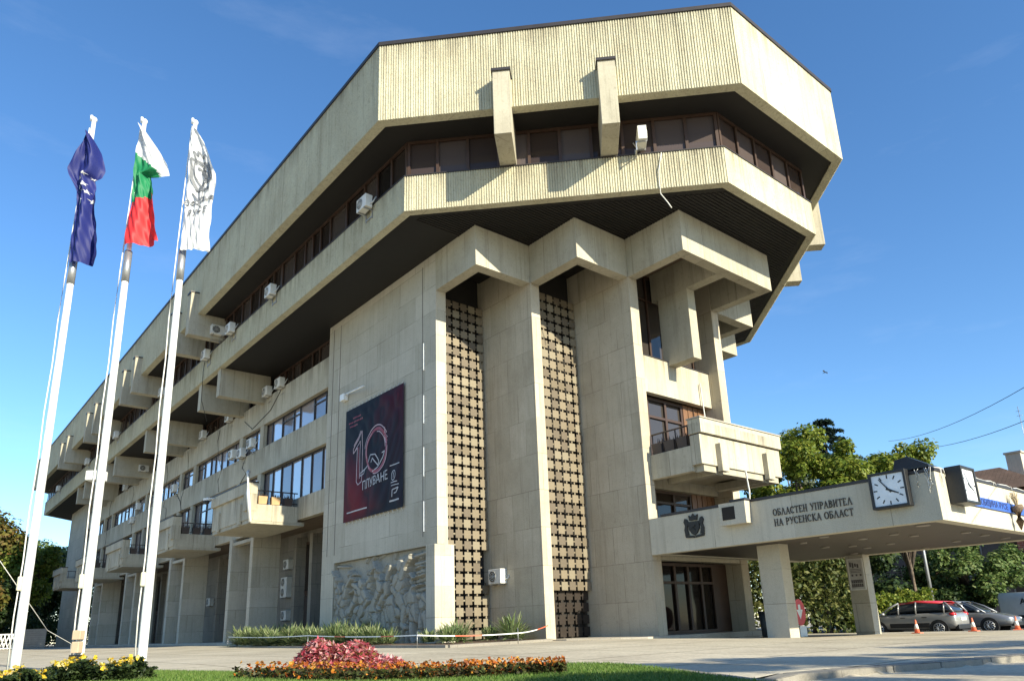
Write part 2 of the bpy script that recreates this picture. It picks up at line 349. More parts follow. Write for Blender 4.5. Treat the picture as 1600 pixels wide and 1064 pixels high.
# granite kerb between the near street and the plaza
mb = MB()
for (a, b), (c, d) in zip(KERB[2:], KERB[3:]):
    L = math.hypot(c - a, d - b); ns = max(1, int(L / 1.0))
    for i in range(ns):
        p = Vector((a + (c - a) * i / ns, b + (d - b) * i / ns)); q = Vector((a + (c - a) * (i + .985) / ns, b + (d - b) * (i + .985) / ns))
        u = (q - p).normalized(); ctr = (p + q) / 2
        mb.obox((ctr.x + u.y * .02, ctr.y - u.x * .02), (u.x, u.y), (q - p).length / 2, .15, -.3, .0 + g(ctr.x, ctr.y + .4) + .004 * (i % 3))
tag(mb.build('kerb', M['kerb'], bevel=.02), kind='structure')

# ================================================================== THE BUILDING
BX, BY = 25.6, 67.0            # plan symmetry axes
B = thing('administration_building', 'large cream concrete office block with a wide overhanging faceted top and long ribbed bands', 'building', (BX, BY, .2))
def octo(x, ya, xb, yb):
    """octagon plan: long face at x, its end at ya, short face at yb starting at xb; mirrored on both axes"""
    q = [(x, ya), (xb, yb), (2 * BX - xb, yb), (2 * BX - x, ya)]
    return q + [(a, 2 * BY - b) for a, b in q[::-1]]
FO = octo(11.9, 21.68, 21.7, 11.66)
PO = octo(13.4, 22.15, 22.3, 13.1)
def inset(poly, d):
    n = len(poly); out = []
    for i in range(n):
        p0, p1, p2 = Vector(poly[i - 1]), Vector(poly[i]), Vector(poly[(i + 1) % n])
        e1 = (p1 - p0).normalized(); e2 = (p2 - p1).normalized(); n1 = Vector((-e1.y, e1.x)); n2 = Vector((-e2.y, e2.x))
        k = (n1 + n2); k = k / k.dot(n1); out.append(tuple(p1 + k * d))
    return out
def ribbed(poly, z0, z1, th, name, seed, pitch=.101, dep=.034):
    rnd = random.Random(seed); n = len(poly); inn = inset(poly, th); mb = MB()
    for i in range(n):
        p, q = Vector(poly[i]), Vector(poly[(i + 1) % n]); ip, iq = Vector(inn[i]), Vector(inn[(i + 1) % n])
        L = (q - p).length; e = (q - p) / L; nrm = Vector((-e.y, e.x)); far = (p.y + q.y) / 2 > 120 or p.x > 39 or q.x > 39 and p.y > 30
        k = 1 if far else max(1, int(L / pitch)); pts = []
        for a in range(k):
            w = L / k
            if k == 1: pts += [(0, 0)]; continue
            dd = dep * (.75 + .5 * rnd.random()) * (.12 if abs(e.y) < .05 else 1)
            pts += [(a * w, 0), (a * w + .52 * w, 0), (a * w + .6 * w, dd), (a * w + .92 * w, dd)]
        pts.append((L, 0))
        top = [p + e * s + nrm * d for s, d in pts]; m_ = len(top)
        base = [ip + (iq - ip) * (s / L) for s, d in pts]
        vs = [(*t, z0) for t in top] + [(*t, z1) for t in top] + [(*t, z0) for t in base] + [(*t, z1) for t in base]
        fs = []
        for a in range(m_ - 1):
            fs += [(a, a + 1, m_ + a + 1, m_ + a), (a, 2 * m_ + a, 2 * m_ + a + 1, a + 1), (m_ + a, m_ + a + 1, 3 * m_ + a + 1, 3 * m_ + a)]
        fs.append((2 * m_ + m_ - 1, 2 * m_, 3 * m_, 3 * m_ + m_ - 1))
        mb.add(vs, fs)
    return mb.build(name, M['rib'], B)
ZF0, ZF1, ZP0, ZP1 = 20.1, 23.66, 16.84, 18.42
ribbed(FO, ZF0, ZF1, .42, 'roof_fascia', 1)
ribbed(PO, ZP0, ZP1, .36, 'parapet_band', 2)
MB().ring(inset(FO, -.05), inset(FO, .47), ZF1 + .003, ZF1 + .17).build('roof_edge_trim', M['coping'], B)
MB().ring(inset(PO, -.03), inset(PO, .40), ZP1 + .003, ZP1 + .045).build('parapet_cap', M['coping'], B)
MB().prism(inset(FO, .40), ZF1 - .5, ZF1 - .35).build('roof_slab', M['coping'], B)
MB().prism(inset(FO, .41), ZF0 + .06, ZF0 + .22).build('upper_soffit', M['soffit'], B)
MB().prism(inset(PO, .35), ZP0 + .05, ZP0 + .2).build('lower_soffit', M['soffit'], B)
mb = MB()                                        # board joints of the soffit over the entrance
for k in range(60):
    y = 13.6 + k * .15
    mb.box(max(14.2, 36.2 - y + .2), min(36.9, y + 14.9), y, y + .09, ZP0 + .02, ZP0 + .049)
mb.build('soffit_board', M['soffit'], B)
# unseen solid core added to block light and keep the inside dark
MB().box(19.9, 31.3, 26.5, 107.5, 0, 20.2).build('light_block_core', M['dark'], B)

def window_run(name, mat_glass, mat_frame, p, q, z0, z1, nb, depth=.07, fw=.07, rail=None, off=.05, seed=0, vary=True):
    """a run of windows from p to q (outside is to the right of p->q): one frame with mullions, panes as its sub-parts"""
    rnd = random.Random(seed); p, q = Vector(p), Vector(q); L = (q - p).length; e = (q - p) / L; nn = Vector((e.y, -e.x))
    mb = MB(); gl = MB()
    xs = [0.]
    ws = [rnd.uniform(.55, 1.3) if vary else 1. for _ in range(nb)]; s = sum(ws)
    for w in ws: xs.append(xs[-1] + w / s * L)
    def bar(a, b, za, zb, d=depth):
        c = p + e * (a + b) / 2 + nn * (d / 2 - .02); mb.obox((c.x, c.y), (e.x, e.y), (b - a) / 2, d / 2, za, zb)
    for i, x in enumerate(xs):
        a = min(max(x - fw / 2, 0), L - fw); bar(a, a + fw, z0 + fw, z1 - fw)
    bar(0, L, z0, z0 + fw, depth * 1.1); bar(0, L, z1 - fw, z1, depth * 1.1)
    if rail:
        for i in range(nb):
            if rail == 'all' or rnd.random() < .4: bar(xs[i] + fw / 2, xs[i + 1] - fw / 2, z1 - .3 * (z1 - z0), z1 - .3 * (z1 - z0) + fw * .8, depth * .9)
    for i in range(nb):
        a = p + e * (xs[i] + .01) - nn * (off * rnd.uniform(.85, 1.)); b = p + e * (xs[i + 1] - .01) - nn * (off * rnd.uniform(.85, 1.))
        gl.add([(*a, z0 + .02), (*b, z0 + .02), (*b, z1 - .02), (*a, z1 - .02)], [(0, 1, 2, 3)])
    f = mb.build(name, mat_frame, B); gl.build('pane', mat_glass, f)
    return f

# ---- top storey glazing (behind the parapet) and the strip under it
W1 = inset(PO, .20)
k = len(W1)
def top_glaze(poly, z0, z1, seed):
    n = len(poly)
    for i in range(n):
        p, q = poly[i], poly[(i + 1) % n]
        if (p[1] + q[1]) / 2 > 110 or min(p[0], q[0]) > 36: continue
        L = math.dist(p, q); m_ = max(1, int(round(L / 12))) if L > 20 else 1
        for j in range(m_):
            a = (p[0] + (q[0] - p[0]) * j / m_, p[1] + (q[1] - p[1]) * j / m_); b = (p[0] + (q[0] - p[0]) * (j + 1) / m_, p[1] + (q[1] - p[1]) * (j + 1) / m_)
            window_run('window', M['glassd'] if L > 20 else M['glasst'], M['bframe'], a, b, z0, z1, max(4, int(math.dist(a, b) / 1.25)), seed=seed + i * 9 + j, fw=.12, vary=L > 20)
top_glaze(W1, ZP1 + .05, ZF0 + .055, 5)
# ---- fins of the top storey (pairs on the long side, two on each chamfer)
PAIRS = [44.4, 48.1, 58.1, 61.7, 72.3, 75.9, 85.9, 89.6]
def fin(c, u, w, d0, d1, z0, z1):
    """fin with its nose at c, width w along u, running back d1 across"""
    b = MB(); u = Vector(u).normalized(); v = Vector((-u.y, u.x)); m_ = Vector(c) + v * (d1 / 2)
    b.obox(m_, (u.x, u.y), w / 2, d1 / 2, z0, z1)
    o = b.build('fin', M['conc'], B, bevel=.015)
    cp = MB(); m2 = Vector(c) + v * .3
    cp.obox(m2, (u.x, u.y), w / 2 + .05, .36, z1 + .002, z1 + .07); cp.obox(Vector(c) - v * .04, (u.x, u.y), w / 2 + .05, .02, z1 - .05, z1 + .0015)
    cp.build('cap', M['coping'], o)
for y in PAIRS: fin((11.42, y), (0, -1), .58, 0, 2.5, 18.66, 21.45)
for s in (-2.75, 2.95):
    x = (32.7 + s) / 2; fin((x, 32.7 - x), (1, -1), .66, 0, 2.35, 18.5, 21.36)
    fin((2 * BX - x, 32.7 - x), (1, 1), .66, 0, 2.35, 18.5, 21.36)
# ---- brackets hanging below the parapet along the long side
for y in PAIRS:
    MB().box(13.56, 16.75, y - .28, y + .28, 15.06, ZP0 + .052).build('bracket', M['conc'], B, bevel=.015)

# ---- long facade, storeys 1-3
FX = 16.45; Y0, Y1 = 34.72, 99.28
def band(z0, z1, name='facade_band', x=FX): return MB().box(x, x + .38, Y0, Y1, z0, z1).build(name, M['beam'], B, bevel=.012)
band(13.6, 15.36); band(10.46, 12.1); band(6.78, 8.02)
for z0, z1 in ((12.1, 13.6), (8.02, 10.46)):
    for y in PAIRS: MB().box(FX + .03, FX + .6, y - .3, y + .3, z0 + .002, z1 - .002).build('facade_column', M['conc'], B)
    ys = [Y0] + [v for y in PAIRS for v in (y - .3, y + .3)] + [Y1]
    for i in range(0, len(ys), 2):
        a, b = ys[i], ys[i + 1]; nb = max(2, int((b - a) / 1.2))
        window_run('window', M['glassm'], M['frame'], (FX + .3, b - .01), (FX + .3, a + .01), z0 + .01, z1 - .01, nb, rail='some', seed=int(a * 7 + z0), fw=.07, off=.02)
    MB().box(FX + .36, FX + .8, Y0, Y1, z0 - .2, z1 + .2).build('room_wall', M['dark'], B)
ys = [Y0] + [v for y in PAIRS for v in (y - .28, y + .28)] + [Y1]
for i in range(0, len(ys), 2):
    window_run('window', M['glassd'], M['bframe'], (FX + .62, ys[i + 1]), (FX + .62, ys[i]), 15.2, ZP0 + .06, max(2, int((ys[i + 1] - ys[i]) / 1.3)), seed=i + 77, fw=.14)
MB().box(FX + .8, 20, Y0, Y1, 6.9, 7.15).build('arcade_ceiling', M['coffer'], B)
# ---- arcade at street level
mb = MB()
for y in PAIRS: MB().box(16.28, 18.0, y - .24, y + .24, -.2, 6.78 if 0 else 6.777).build('arcade_pier', M['clad'], B, bevel=.015)
for i in range(0, 8, 2):
    MB().box(16.36, 16.75, PAIRS[i] + .242, PAIRS[i + 1] - .242, 6.35, 6.55).build('arcade_lintel', M['beam'], B)
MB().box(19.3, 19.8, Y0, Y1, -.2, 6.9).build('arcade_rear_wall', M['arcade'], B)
rnd = random.Random(3)
for y in [42.2, 51.2, 55.6, 65.5, 69.5, 74.6, 79.5, 83.3, 88.5, 93.5]:
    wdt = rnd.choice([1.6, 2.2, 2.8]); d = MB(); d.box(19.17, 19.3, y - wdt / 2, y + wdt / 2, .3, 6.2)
    d_ = d.build('arcade_door', M['bframe'], B); e_ = MB()
    for a, b_, c, dd in ((.06, .48, .1, .45), (.52, .94, .1, .45), (.06, .48, .5, .97), (.52, .94, .5, .97)):
        e_.box(19.14, 19.165, y - wdt / 2 + wdt * a, y - wdt / 2 + wdt * b_, .3 + 5.9 * c, .3 + 5.9 * dd)
    e_.build('pane', M['glassd'], d_)
    for s in (-1, 1): MB().box(18.6, 19.3, y + s * (wdt / 2 + .35) - .2, y + s * (wdt / 2 + .35) + .2, -.1, 6.5).build('arcade_pilaster', M['arcade'], B)
o = MB().box(19.2, 19.299, 35.1, 40.4, .38, 6.6).build('shop_glazing', M['glassd'], B); fb = MB()
for y in (35.15, 36.4, 37.7, 39.0, 40.3): fb.box(19.12, 19.198, y - .07, y + .07, .38, 6.6)
for z in (.45, 2.5, 4.4, 6.5): fb.box(19.14, 19.197, 35.22, 40.23, z, z + .12)
fb.build('shop_frame', M['bframe'], o); MB().box(18.9, 19.11, 35.4, 39.6, 3.0, 3.9).build('sign_board', M['bframe'], o)
# plinth step
MB().prism([(16.05, 35), (16.05, 101.5), (16.0, 111), (20, 111), (20, 35)], -.3, .40).build('plinth', M['plinth'], B)
MB().prism([(19.6, 20.6), (21.3, 18.1), (29.9, 18.1), (33, 21.5), (33, 24.5), (19.6, 24.5)], -.3, .215).build('entrance_step', M['plinth'], B)

# ---- the blind walls and the stepped piers (mirrored left-right on the entrance end, repeated at the far end)
def blind_wall(ya, yb, name='end_wall'):
    b = MB()
    if ya < 50:                                    # niche for the carved relief at the foot
        b.box(16.33, 16.85, ya, yb, 4.02, ZP0 + .052); b.box(16.33, 16.85, 33.36, yb, -.3, 4.018); b.box(16.64, 16.85, ya, 33.358, -.3, 4.018)
    else: b.box(16.33, 16.85, ya, yb, -.3, ZP0 + .052)
    return b.build(name, M['clad'], B)
wa = blind_wall(24.3, 34.7); blind_wall(99.3, 109.7)
jm = plain('joint_mortar', (.2, .18, .15), .9)
for y in (25.35, 33.35, 34.15): MB().box(16.318, 16.33, y - .025, y + .025, 4.4, 16.6).build('joint_strip', jm, wa)
for z in (4.6, 6.9, 9.2, 11.6): MB().box(16.27, 16.33, 25.2, 25.24, z, z + 1.25).build('trim_batten', M['white'], wa)
MB().box(16.04, 16.34, 24.06, 24.70, -.3, 3.98).build('end_wall_base', M['clad'], B, bevel=.012)
MB().box(16.342, 16.98, 24.06, 24.295, -.3, 3.98).build('end_wall_base', M['clad'], B, bevel=.012)
for m in (1, -1):
    X = lambda x: BX + m * (x - BX)
    if m < 0: MB().box(X(16.33), X(16.85), 24.3, 109.7, -.3, ZP0 + .052).build('end_wall', M['clad'], B)
    MB().box(X(19.28), X(19.78), 21.35, 25.6, -.3, 16.85).build('stepped_pier', M['cladbig'], B, bevel=.012)
    MB().box(X(22.35), X(22.9), 18.45, 23., -.3, 16.85).build('stepped_pier', M['cladbig'], B, bevel=.012)
    # zigzag brackets over the piers
    T = .5
    for pts in ([(16.33, 24.3), (16.33, 21.35), (19.28, 21.35)], [(19.28, 21.34), (19.28, 18.45), (22.35, 18.45)]):
        (xa, ya), (xb, yb), (xc, yc) = pts; b = MB()
        b.prism([(X(xa), ya), (X(xa), yb), (X(xc) - m * .002, yb), (X(xc) - m * .002, yb + T), (X(xa + T), yb + T), (X(xa + T), ya)], 15.06, ZP0 + .052)
        b.build('zigzag_bracket', M['conc'], B, bevel=.012)
    b = MB(); b.box(X(22.35), X(22.85), 15.5, 18.445, 15.06, ZP0 + .052); b.build('zigzag_bracket', M['conc'], B, bevel=.012)
    for (x0, x1, y0, y1) in ((16.83, 19.78, 21.85, 25), (19.78, 22.9, 18.95, 23)):
        MB().box(X(x0), X(x1), y0, y1, 16.5, 16.85).build('coffer_ceiling', M['soffit'], B)
b = MB(); b.box(22.852, 28.348, 15.5, 16.0, 15.06, ZP0 + .052); b.build('zigzag_bracket', M['conc'], B, bevel=.012)
MB().box(25.3, 25.85, 16.002, 19.6, 15.06, ZP0 + .05).build('coffer_beam', M['conc'], B, bevel=.012)
MB().box(22.85, 28.35, 16.0, 20, 16.45, 16.85).build('coffer_ceiling', M['coffer'], B)
# floor-high bronze grilles between the piers
def grille(x0, x1, y, z0, z1, nc, miss=(), mat='grille', glaze=True):
    px_ = .448; nr = int(round((z1 - z0) / .452)); pz_ = (z1 - z0) / nr; b = MB(); rnd = random.Random(int(x0 * 10)); nc = int(math.ceil((x1 - x0) / px_))
    hx, hz = px_ * .385, pz_ * .375
    for k in range(nc):
        i = nc - 1 - k
        for j in range(nr):
            if (i, j) in miss: continue
            cx, cz = x1 - (k + .5) * px_, z0 + (j + .5) * pz_; d = rnd.uniform(-.012, .012); t = rnd.uniform(-.012, .012)
            xl, xr = max(cx - hx, x0 + .003), cx + hx
            if xr - xl < .03: continue
            q = [rnd.uniform(-.008, .008) for _ in range(4)]
            v = [(xl, y + d, cz - hz + q[0]), (xr, y + d + t, cz - hz + q[1]), (xr, y + d + t, cz + hz + q[2]), (xl, y + d, cz + hz + q[3])]
            b.add(v + [(x, y_ + .035, z) for x, y_, z in v], [(0, 1, 2, 3), (1, 5, 6, 2), (5, 4, 7, 6), (4, 0, 3, 7), (3, 2, 6, 7), (0, 4, 5, 1)])
            if k: b.box(cx + hx, cx + px_ - hx, y + .012, y + .04, cz - .032, cz + .032)
            if j < nr - 1: b.box(max(cx - .032, x0), cx + .032, y + .012, y + .04, cz + hz + .009, cz + pz_ - hz - .009)
    o = b.build('grille' if glaze else 'shade_lattice', M[mat], B)
    if glaze: MB().box(x0, x1, y + .4, y + .45, z0, 16.6).build('pane', M['dark'], o)
    return o
grille(16.86, 19.275, 24.74, .25, 15.1, 5, {(5, 5), (5, 6), (5, 7)})
grille(19.785, 22.345, 21.76, .215, 15.1, 5, {(i, j) for i in range(1, 6) for j in range(4)})
# darkened lattice, set back, added to draw the shadow patch on the second grille
grille(20.31, 22.34, 21.98, .215, 2.12, 4, (), 'grille_shade', False)
MB().box(20.25, 20.3, 21.9, 22.3, .215, 2.14).build('shade_lattice_jamb', M['grille_shade'], B)
MB().box(20.25, 22.34, 21.9, 22.3, 2.14, 2.24).build('shade_lattice_lintel', M['grille_shade'], B)

# ---- entrance end, storeys above the canopy
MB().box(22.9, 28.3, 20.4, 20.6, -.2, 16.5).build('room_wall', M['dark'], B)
mf = MB().box(25.3, 25.85, 17.6, 19.25, 11.75, 15.058).build('hanging_fin', M['conc'], B, bevel=.012)
MB().box(22.902, 28.298, 19.0, 19.3, 10.25, 11.93).build('spandrel', M['beam'], B, bevel=.012)
MB().box(22.902, 28.298, 18.97, 19.35, 11.932, 11.97).build('spandrel_cap', M['coping'], B)
window_run('window', M['glassb'], M['bframe'], (22.91, 19.75), (28.29, 19.75), 11.97, 16.45, 5, rail='all', seed=21, fw=.12, vary=False)
window_run('window', M['glassb'], M['bframe'], (22.91, 19.5), (26.6, 19.5), 7.1, 10.25, 3, rail='all', seed=22, fw=.14, vary=False)
b = MB()
for i in range(9): b.box(26.61 + i * .187, 26.61 + i * .187 + .17, 19.42 + .02 * (i % 2), 19.6, 4.3, 10.25)
b.build('wood_panelling', M['wood'], B)
window_run('window', M['glassd'], M['bframe'], (22.91, 19.5), (26.6, 19.5), 4.2, 6.1, 3, rail='all', seed=23, fw=.12, vary=False)
MB().box(22.902, 28.298, 19.2, 20.4, 6.1, 7.1).build('floor_slab', M['conc'], B)
# entrance doors
MB().box(22.902, 28.298, 18.5, 18.95, 3.05, 3.5).build('entrance_beam', M['conc'], B, bevel=.012)
dr = window_run('entrance_door', M['glasse'], M['bframe'], (22.91, 19.3), (27.35, 19.3), .22, 3.04, 5, rail='all', seed=31, fw=.13, vary=False)
MB().box(27.35, 28.3, 19.25, 19.4, .2, 3.05).build('wood_panelling', M['bframe'], B)
for y0 in (18.96,): MB().box(22.902, 28.298, y0, 20.4, 3.3, 3.5).build('lobby_ceiling', M['wood'], B)
# ---- balcony over the entrance
bal = MB(); bal.box(22.75, 28.35, 15.98, 16.44, 6.42, 7.58)
bl = bal.build('balcony', M['beam'], B, bevel=.012)
MB().box(22.72, 28.38, 15.86, 16.45, 7.62, 8.2).build('top_rail', M['beam'], bl, bevel=.012)
MB().box(22.68, 28.42, 15.82, 16.49, 8.203, 8.25).build('cap', M['plinth'], bl)
MB().box(22.8, 28.3, 15.99, 16.4, 7.58, 7.62).build('shadow_gap', M['dark'], bl)
for x in (23.95, 27.2): MB().box(x - .22, x + .22, 15.76, 15.978, 6.2, 7.3).build('corbel', M['beam'], bl, bevel=.01)
for x in (23.95, 27.2): MB().box(x - .215, x + .215, 16.1, 18.44, 6.12, 6.42).build('corbel_beam', M['conc'], bl)
for x in (22.75, 28.05): MB().box(x, x + .3, 16.442, 18.445, 6.2, 7.2).build('side_parapet', M['beam'], bl, bevel=.01)
MB().box(23.06, 28.04, 16.45, 19.1, 6.5, 6.7).build('floor', M['conc'], bl)
MB().box(22.95, 28.15, 16.06, 16.435, 6.16, 6.415).build('edge_beam', M['conc'], bl)
for x in (22.9,):
    r = MB(); r.tube([(x, 16.45, 8.05), (x, 18.4, 8.05)], .035); r.tube([(x, 16.45, 7.3), (x, 18.4, 7.3)], .025)
    for y in (16.6, 17.2, 17.8, 18.35): r.tube([(x, y, 7.2), (x, y, 8.05)], .028)
    r.build('railing', M['iron'], bl)
# ---- balconies of the long facade
def balcony(y0, y1):
    xf = 13.72
    o = MB().box(xf, xf + .25, y0 + .0, y1, 6.66, 8.3).build('balcony', M['beam'], B, bevel=.012)
    MB().box(xf - .14, xf + .42, y0 - .02, y1 + .02, 8.02, 8.62).build('top_rail', M['beam'], o, bevel=.012)
    MB().box(xf - .16, xf + .45, y0 - .05, y1 + .05, 8.623, 8.69).build('cap', M['coping'], o)
    MB().box(xf - .14, xf + .42, y0 - .021, y0 + .5, 7.12, 8.018).build('end_block', M['beam'], o, bevel=.01)
    for y in (y0, y1 - .28): MB().box(xf + .252, FX - .003, y, y + .28, 6.6, 7.5).build('side_parapet', M['beam'], o, bevel=.01)
    MB().box(xf + .05, FX + .4, y0 + .02, y1 - .02, 6.46, 6.657).build('floor', M['conc'], o)
    for y in (y0 + 1.2, y1 - 1.2): MB().box(xf - .1, xf - .002, y - .18, y + .18, 6.5, 7.6).build('corbel', M['beam'], o)
    for y in (y0 + .14,):
        r = MB(); r.tube([(xf + .4, y, 8.25), (FX, y, 8.25)], .035); r.tube([(xf + .4, y, 7.65), (FX, y, 7.65)], .025)
        for i in range(4): r.tube([(14.3 + i * .65, y, 7.5), (14.3 + i * .65, y, 8.25)], .025)
        r.build('railing', M['iron'], o)
BAL = [(38.18, 44.0), (51.75, 57.7), (65.75, 71.9), (79.4, 85.5), (93.4, 99.0)]
for a, b in BAL: balcony(a, b)
# ================================================================== ENTRANCE CANOPY
CX0, CX1, CY0, CY1 = 22.34, 32.85, 7.93, 18.44
K = thing('entrance_canopy', 'flat roofed stone canopy on two square pillars in front of the entrance', 'canopy', (27.6, 14, 0))
b = MB(); b.ring([(CX0, CY0), (CX1, CY0), (CX1, CY1), (CX0, CY1)], [(CX0 + .35, CY0 + .35), (CX1 - .35, CY0 + .35), (CX1 - .35, CY1 - .35), (CX0 + .35, CY1 - .35)], 3.2, 4.6)
b.build('fascia', M['canopy'], K, bevel=.012)
MB().ring([(CX0 - .03, CY0 - .03), (CX1 + .03, CY0 - .03), (CX1 + .03, CY1 - .6), (CX0 - .03, CY1 - .6)], [(CX0 + .4, CY0 + .4), (CX1 - .4, CY0 + .4), (CX1 - .4, CY1 - 1), (CX0 + .4, CY1 - 1)], 4.603, 4.69).build('roof_edge', M['coping'], K)
MB().box(CX0 + .352, CX1 - .352, CY0 + .352, CY1 - .352, 4.2, 4.4).build('roof', M['coping'], K)
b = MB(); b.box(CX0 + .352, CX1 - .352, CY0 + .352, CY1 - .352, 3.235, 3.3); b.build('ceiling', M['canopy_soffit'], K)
dlm = plain('frosted_downlight', (.24, .22, .19), .4)
for x, y, rx in [(23.25, 8.84, .2), (24.93, 10.41, .15), (25.27, 11.6, .15), (27.6, 13.1, .15), (28.3, 12, .15), (29.0, 13.2, .15), (27.04, 9, .15), (28.76, 9, .15), (30.13, 10.4, .15), (23.2, 11.9, .15), (26.9, 13.8, .15), (31.9, 12.2, .15), (30.8, 9, .15), (31.2, 14.8, .15), (24.4, 13.3, .12), (26.2, 10.3, .15)]:
    MB().disc((x, y, 3.19), (0, 0, 1), rx, .044, 14).build('downlight', dlm, K)
for x0, x1, y0, y1, zb in ((23.74, 24.36, 13.88, 14.76, -.3), (32.05, 32.65, 14.85, 15.65, -.5)):
    MB().box(x0, x1, y0, y1, zb, 3.234).build('pillar', M['clad'], K, bevel=.015)
MB().box(22.0, 22.338, 13.92, 14.98, 3.87, 4.64).build('side_box', M['canopy'], K, bevel=.012)
MB().box(21.97, 22.34, 13.9, 14.5, 4.643, 4.72).build('side_box_lid', M['coping'], K)
MB().box(21.985, 22.0, 14.35, 14.85, 4.05, 4.5).build('side_box_opening', M['dark'], K)

# ---- serif lettering
def arc(cx, cy, rx, ry, a0, a1, n=14): return [(cx + rx * math.cos(R(a0 + (a1 - a0) * i / n)), cy + ry * math.sin(R(a0 + (a1 - a0) * i / n))) for i in range(n + 1)]
def glyph(ch):
    T, t = .15, .065; st = []; sf = []
    def stem(x, y0=0, y1=1): st.append(([(x, y0), (x, y1)], T)); sf.extend([(x, y0), (x, y1)])
    def bow(cx, cy, rx, ry, a0, a1, close=True): st.append((arc(cx, cy, rx, ry, a0, a1), None))
    if ch == 'О': bow(.45, .5, .37, .47, 0, 360); w = .9
    elif ch == 'С': bow(.45, .5, .37, .47, 50, 310); st.append(([(.69, .86), (.69, .68)], t)); w = .82
    elif ch == 'Б': stem(.17); st.append(([(.1, .965), (.66, .965)], t)); st.append(([(.66, .98), (.66, .82)], t)); bow(.3, .3, .36, .28, -90, 90); st.append(([(.17, .58), (.3, .58)], t)); st.append(([(.17, .03), (.3, .03)], t)); w = .76
    elif ch == 'В': stem(.17); bow(.3, .28, .36, .25, -90, 90); bow(.3, .76, .3, .21, -90, 90); [st.append(([(.1, y), (.3, y)], t)) for y in (.03, .54, .97)]; w = .76
    elif ch == 'Р': stem(.17); bow(.3, .72, .34, .25, -90, 90); [st.append(([(.1, y), (.3, y)], t)) for y in (.47, .97)]; w = .72
    elif ch in 'ЛА':
        st.append(([(.12, .02), (.46, .98)], t)); st.append(([(.46, .98), (.8, .02)], T)); sf.extend([(.12, 0), (.8, 0)])
        if ch == 'А': st.append(([(.24, .34), (.7, .34)], t))
        w = .92
    elif ch == 'Т': stem(.42, 0, .97); st.append(([(.06, .965), (.78, .965)], t)); st.append(([(.06, .98), (.06, .82)], t)); st.append(([(.78, .98), (.78, .82)], t)); w = .84
    elif ch == 'Е': stem(.17); [st.append(([(.1, y), (x, y)], t)) for y, x in ((.035, .66), (.51, .52), (.965, .62))]; st.append(([(.66, .02), (.66, .2)], t)); st.append(([(.62, .98), (.62, .8)], t)); w = .74
    elif ch == 'Н': stem(.18); stem(.74); st.append(([(.18, .5), (.74, .5)], t)); w = .92
    elif ch == 'П': stem(.18); stem(.74); st.append(([(.12, .965), (.8, .965)], t)); w = .92
    elif ch == 'И': stem(.18); stem(.74); st.append(([(.18, .05), (.74, .95)], t)); w = .92
    elif ch == 'У': st.append(([(.14, .98), (.46, .42)], T)); st.append(([(.76, .98), (.34, .02)], t)); sf.extend([(.14, 1), (.76, 1)]); st.append(([(.2, .04), (.36, .04)], t)); w = .86
    elif ch == 'К': stem(.18); st.append(([(.22, .48), (.7, .98)], t)); st.append(([(.3, .52), (.76, .02)], T)); sf.extend([(.76, 0), (.7, 1)]); w = .84
    else: w = .42
    for x, y in sf: st.append(([(x - .13, y), (x + .13, y)], .05))
    return st, w
def lettering(txt, h, gap=.1):
    b = MB(); x = 0
    for ch in txt:
        st, w = glyph(ch)
        for pts, wd_ in st:
            for (a0, b0), (a1, b1) in zip(pts, pts[1:]):
                dx, dy = a1 - a0, b1 - b0; L = math.hypot(dx, dy) or 1e-6; nx_, ny_ = -dy / L, dx / L
                ww = (.05 + .11 * abs(dy / L)) / 2 if wd_ is None else wd_ / 2
                e = .02
                q = [(a0 - dx / L * e + nx_ * ww, b0 - dy / L * e + ny_ * ww), (a0 - dx / L * e - nx_ * ww, b0 - dy / L * e - ny_ * ww), (a1 + dx / L * e - nx_ * ww, b1 + dy / L * e - ny_ * ww), (a1 + dx / L * e + nx_ * ww, b1 + dy / L * e + ny_ * ww)]
                v = [((x + p) * h, 0, r * h) for p, r in q] + [((x + p) * h, .025, r * h) for p, r in q]
                b.add(v, [(3, 2, 1, 0), (4, 5, 6, 7), (0, 1, 5, 4), (1, 2, 6, 5), (2, 3, 7, 6), (3, 0, 4, 7)])
        x += w + gap
    return b, x * h
L_ = thing('facade_lettering', 'two lines of dark serif letters on the side of the stone canopy', 'lettering', (22.31, 11.75, 3.66))
for i, (txt, z) in enumerate((('ОБЛАСТЕН УПРАВИТЕЛ', 4.0), ('НА РУСЕНСКА ОБЛАСТ', 3.66))):
    b, w = lettering(txt, .225); k = 2.72 / w
    b.xf(lambda x, y, z, zz=z: (22.337 - y, 13.1 - x * k, zz + z)); b.build('lettering_line', M['bronze'], L_)
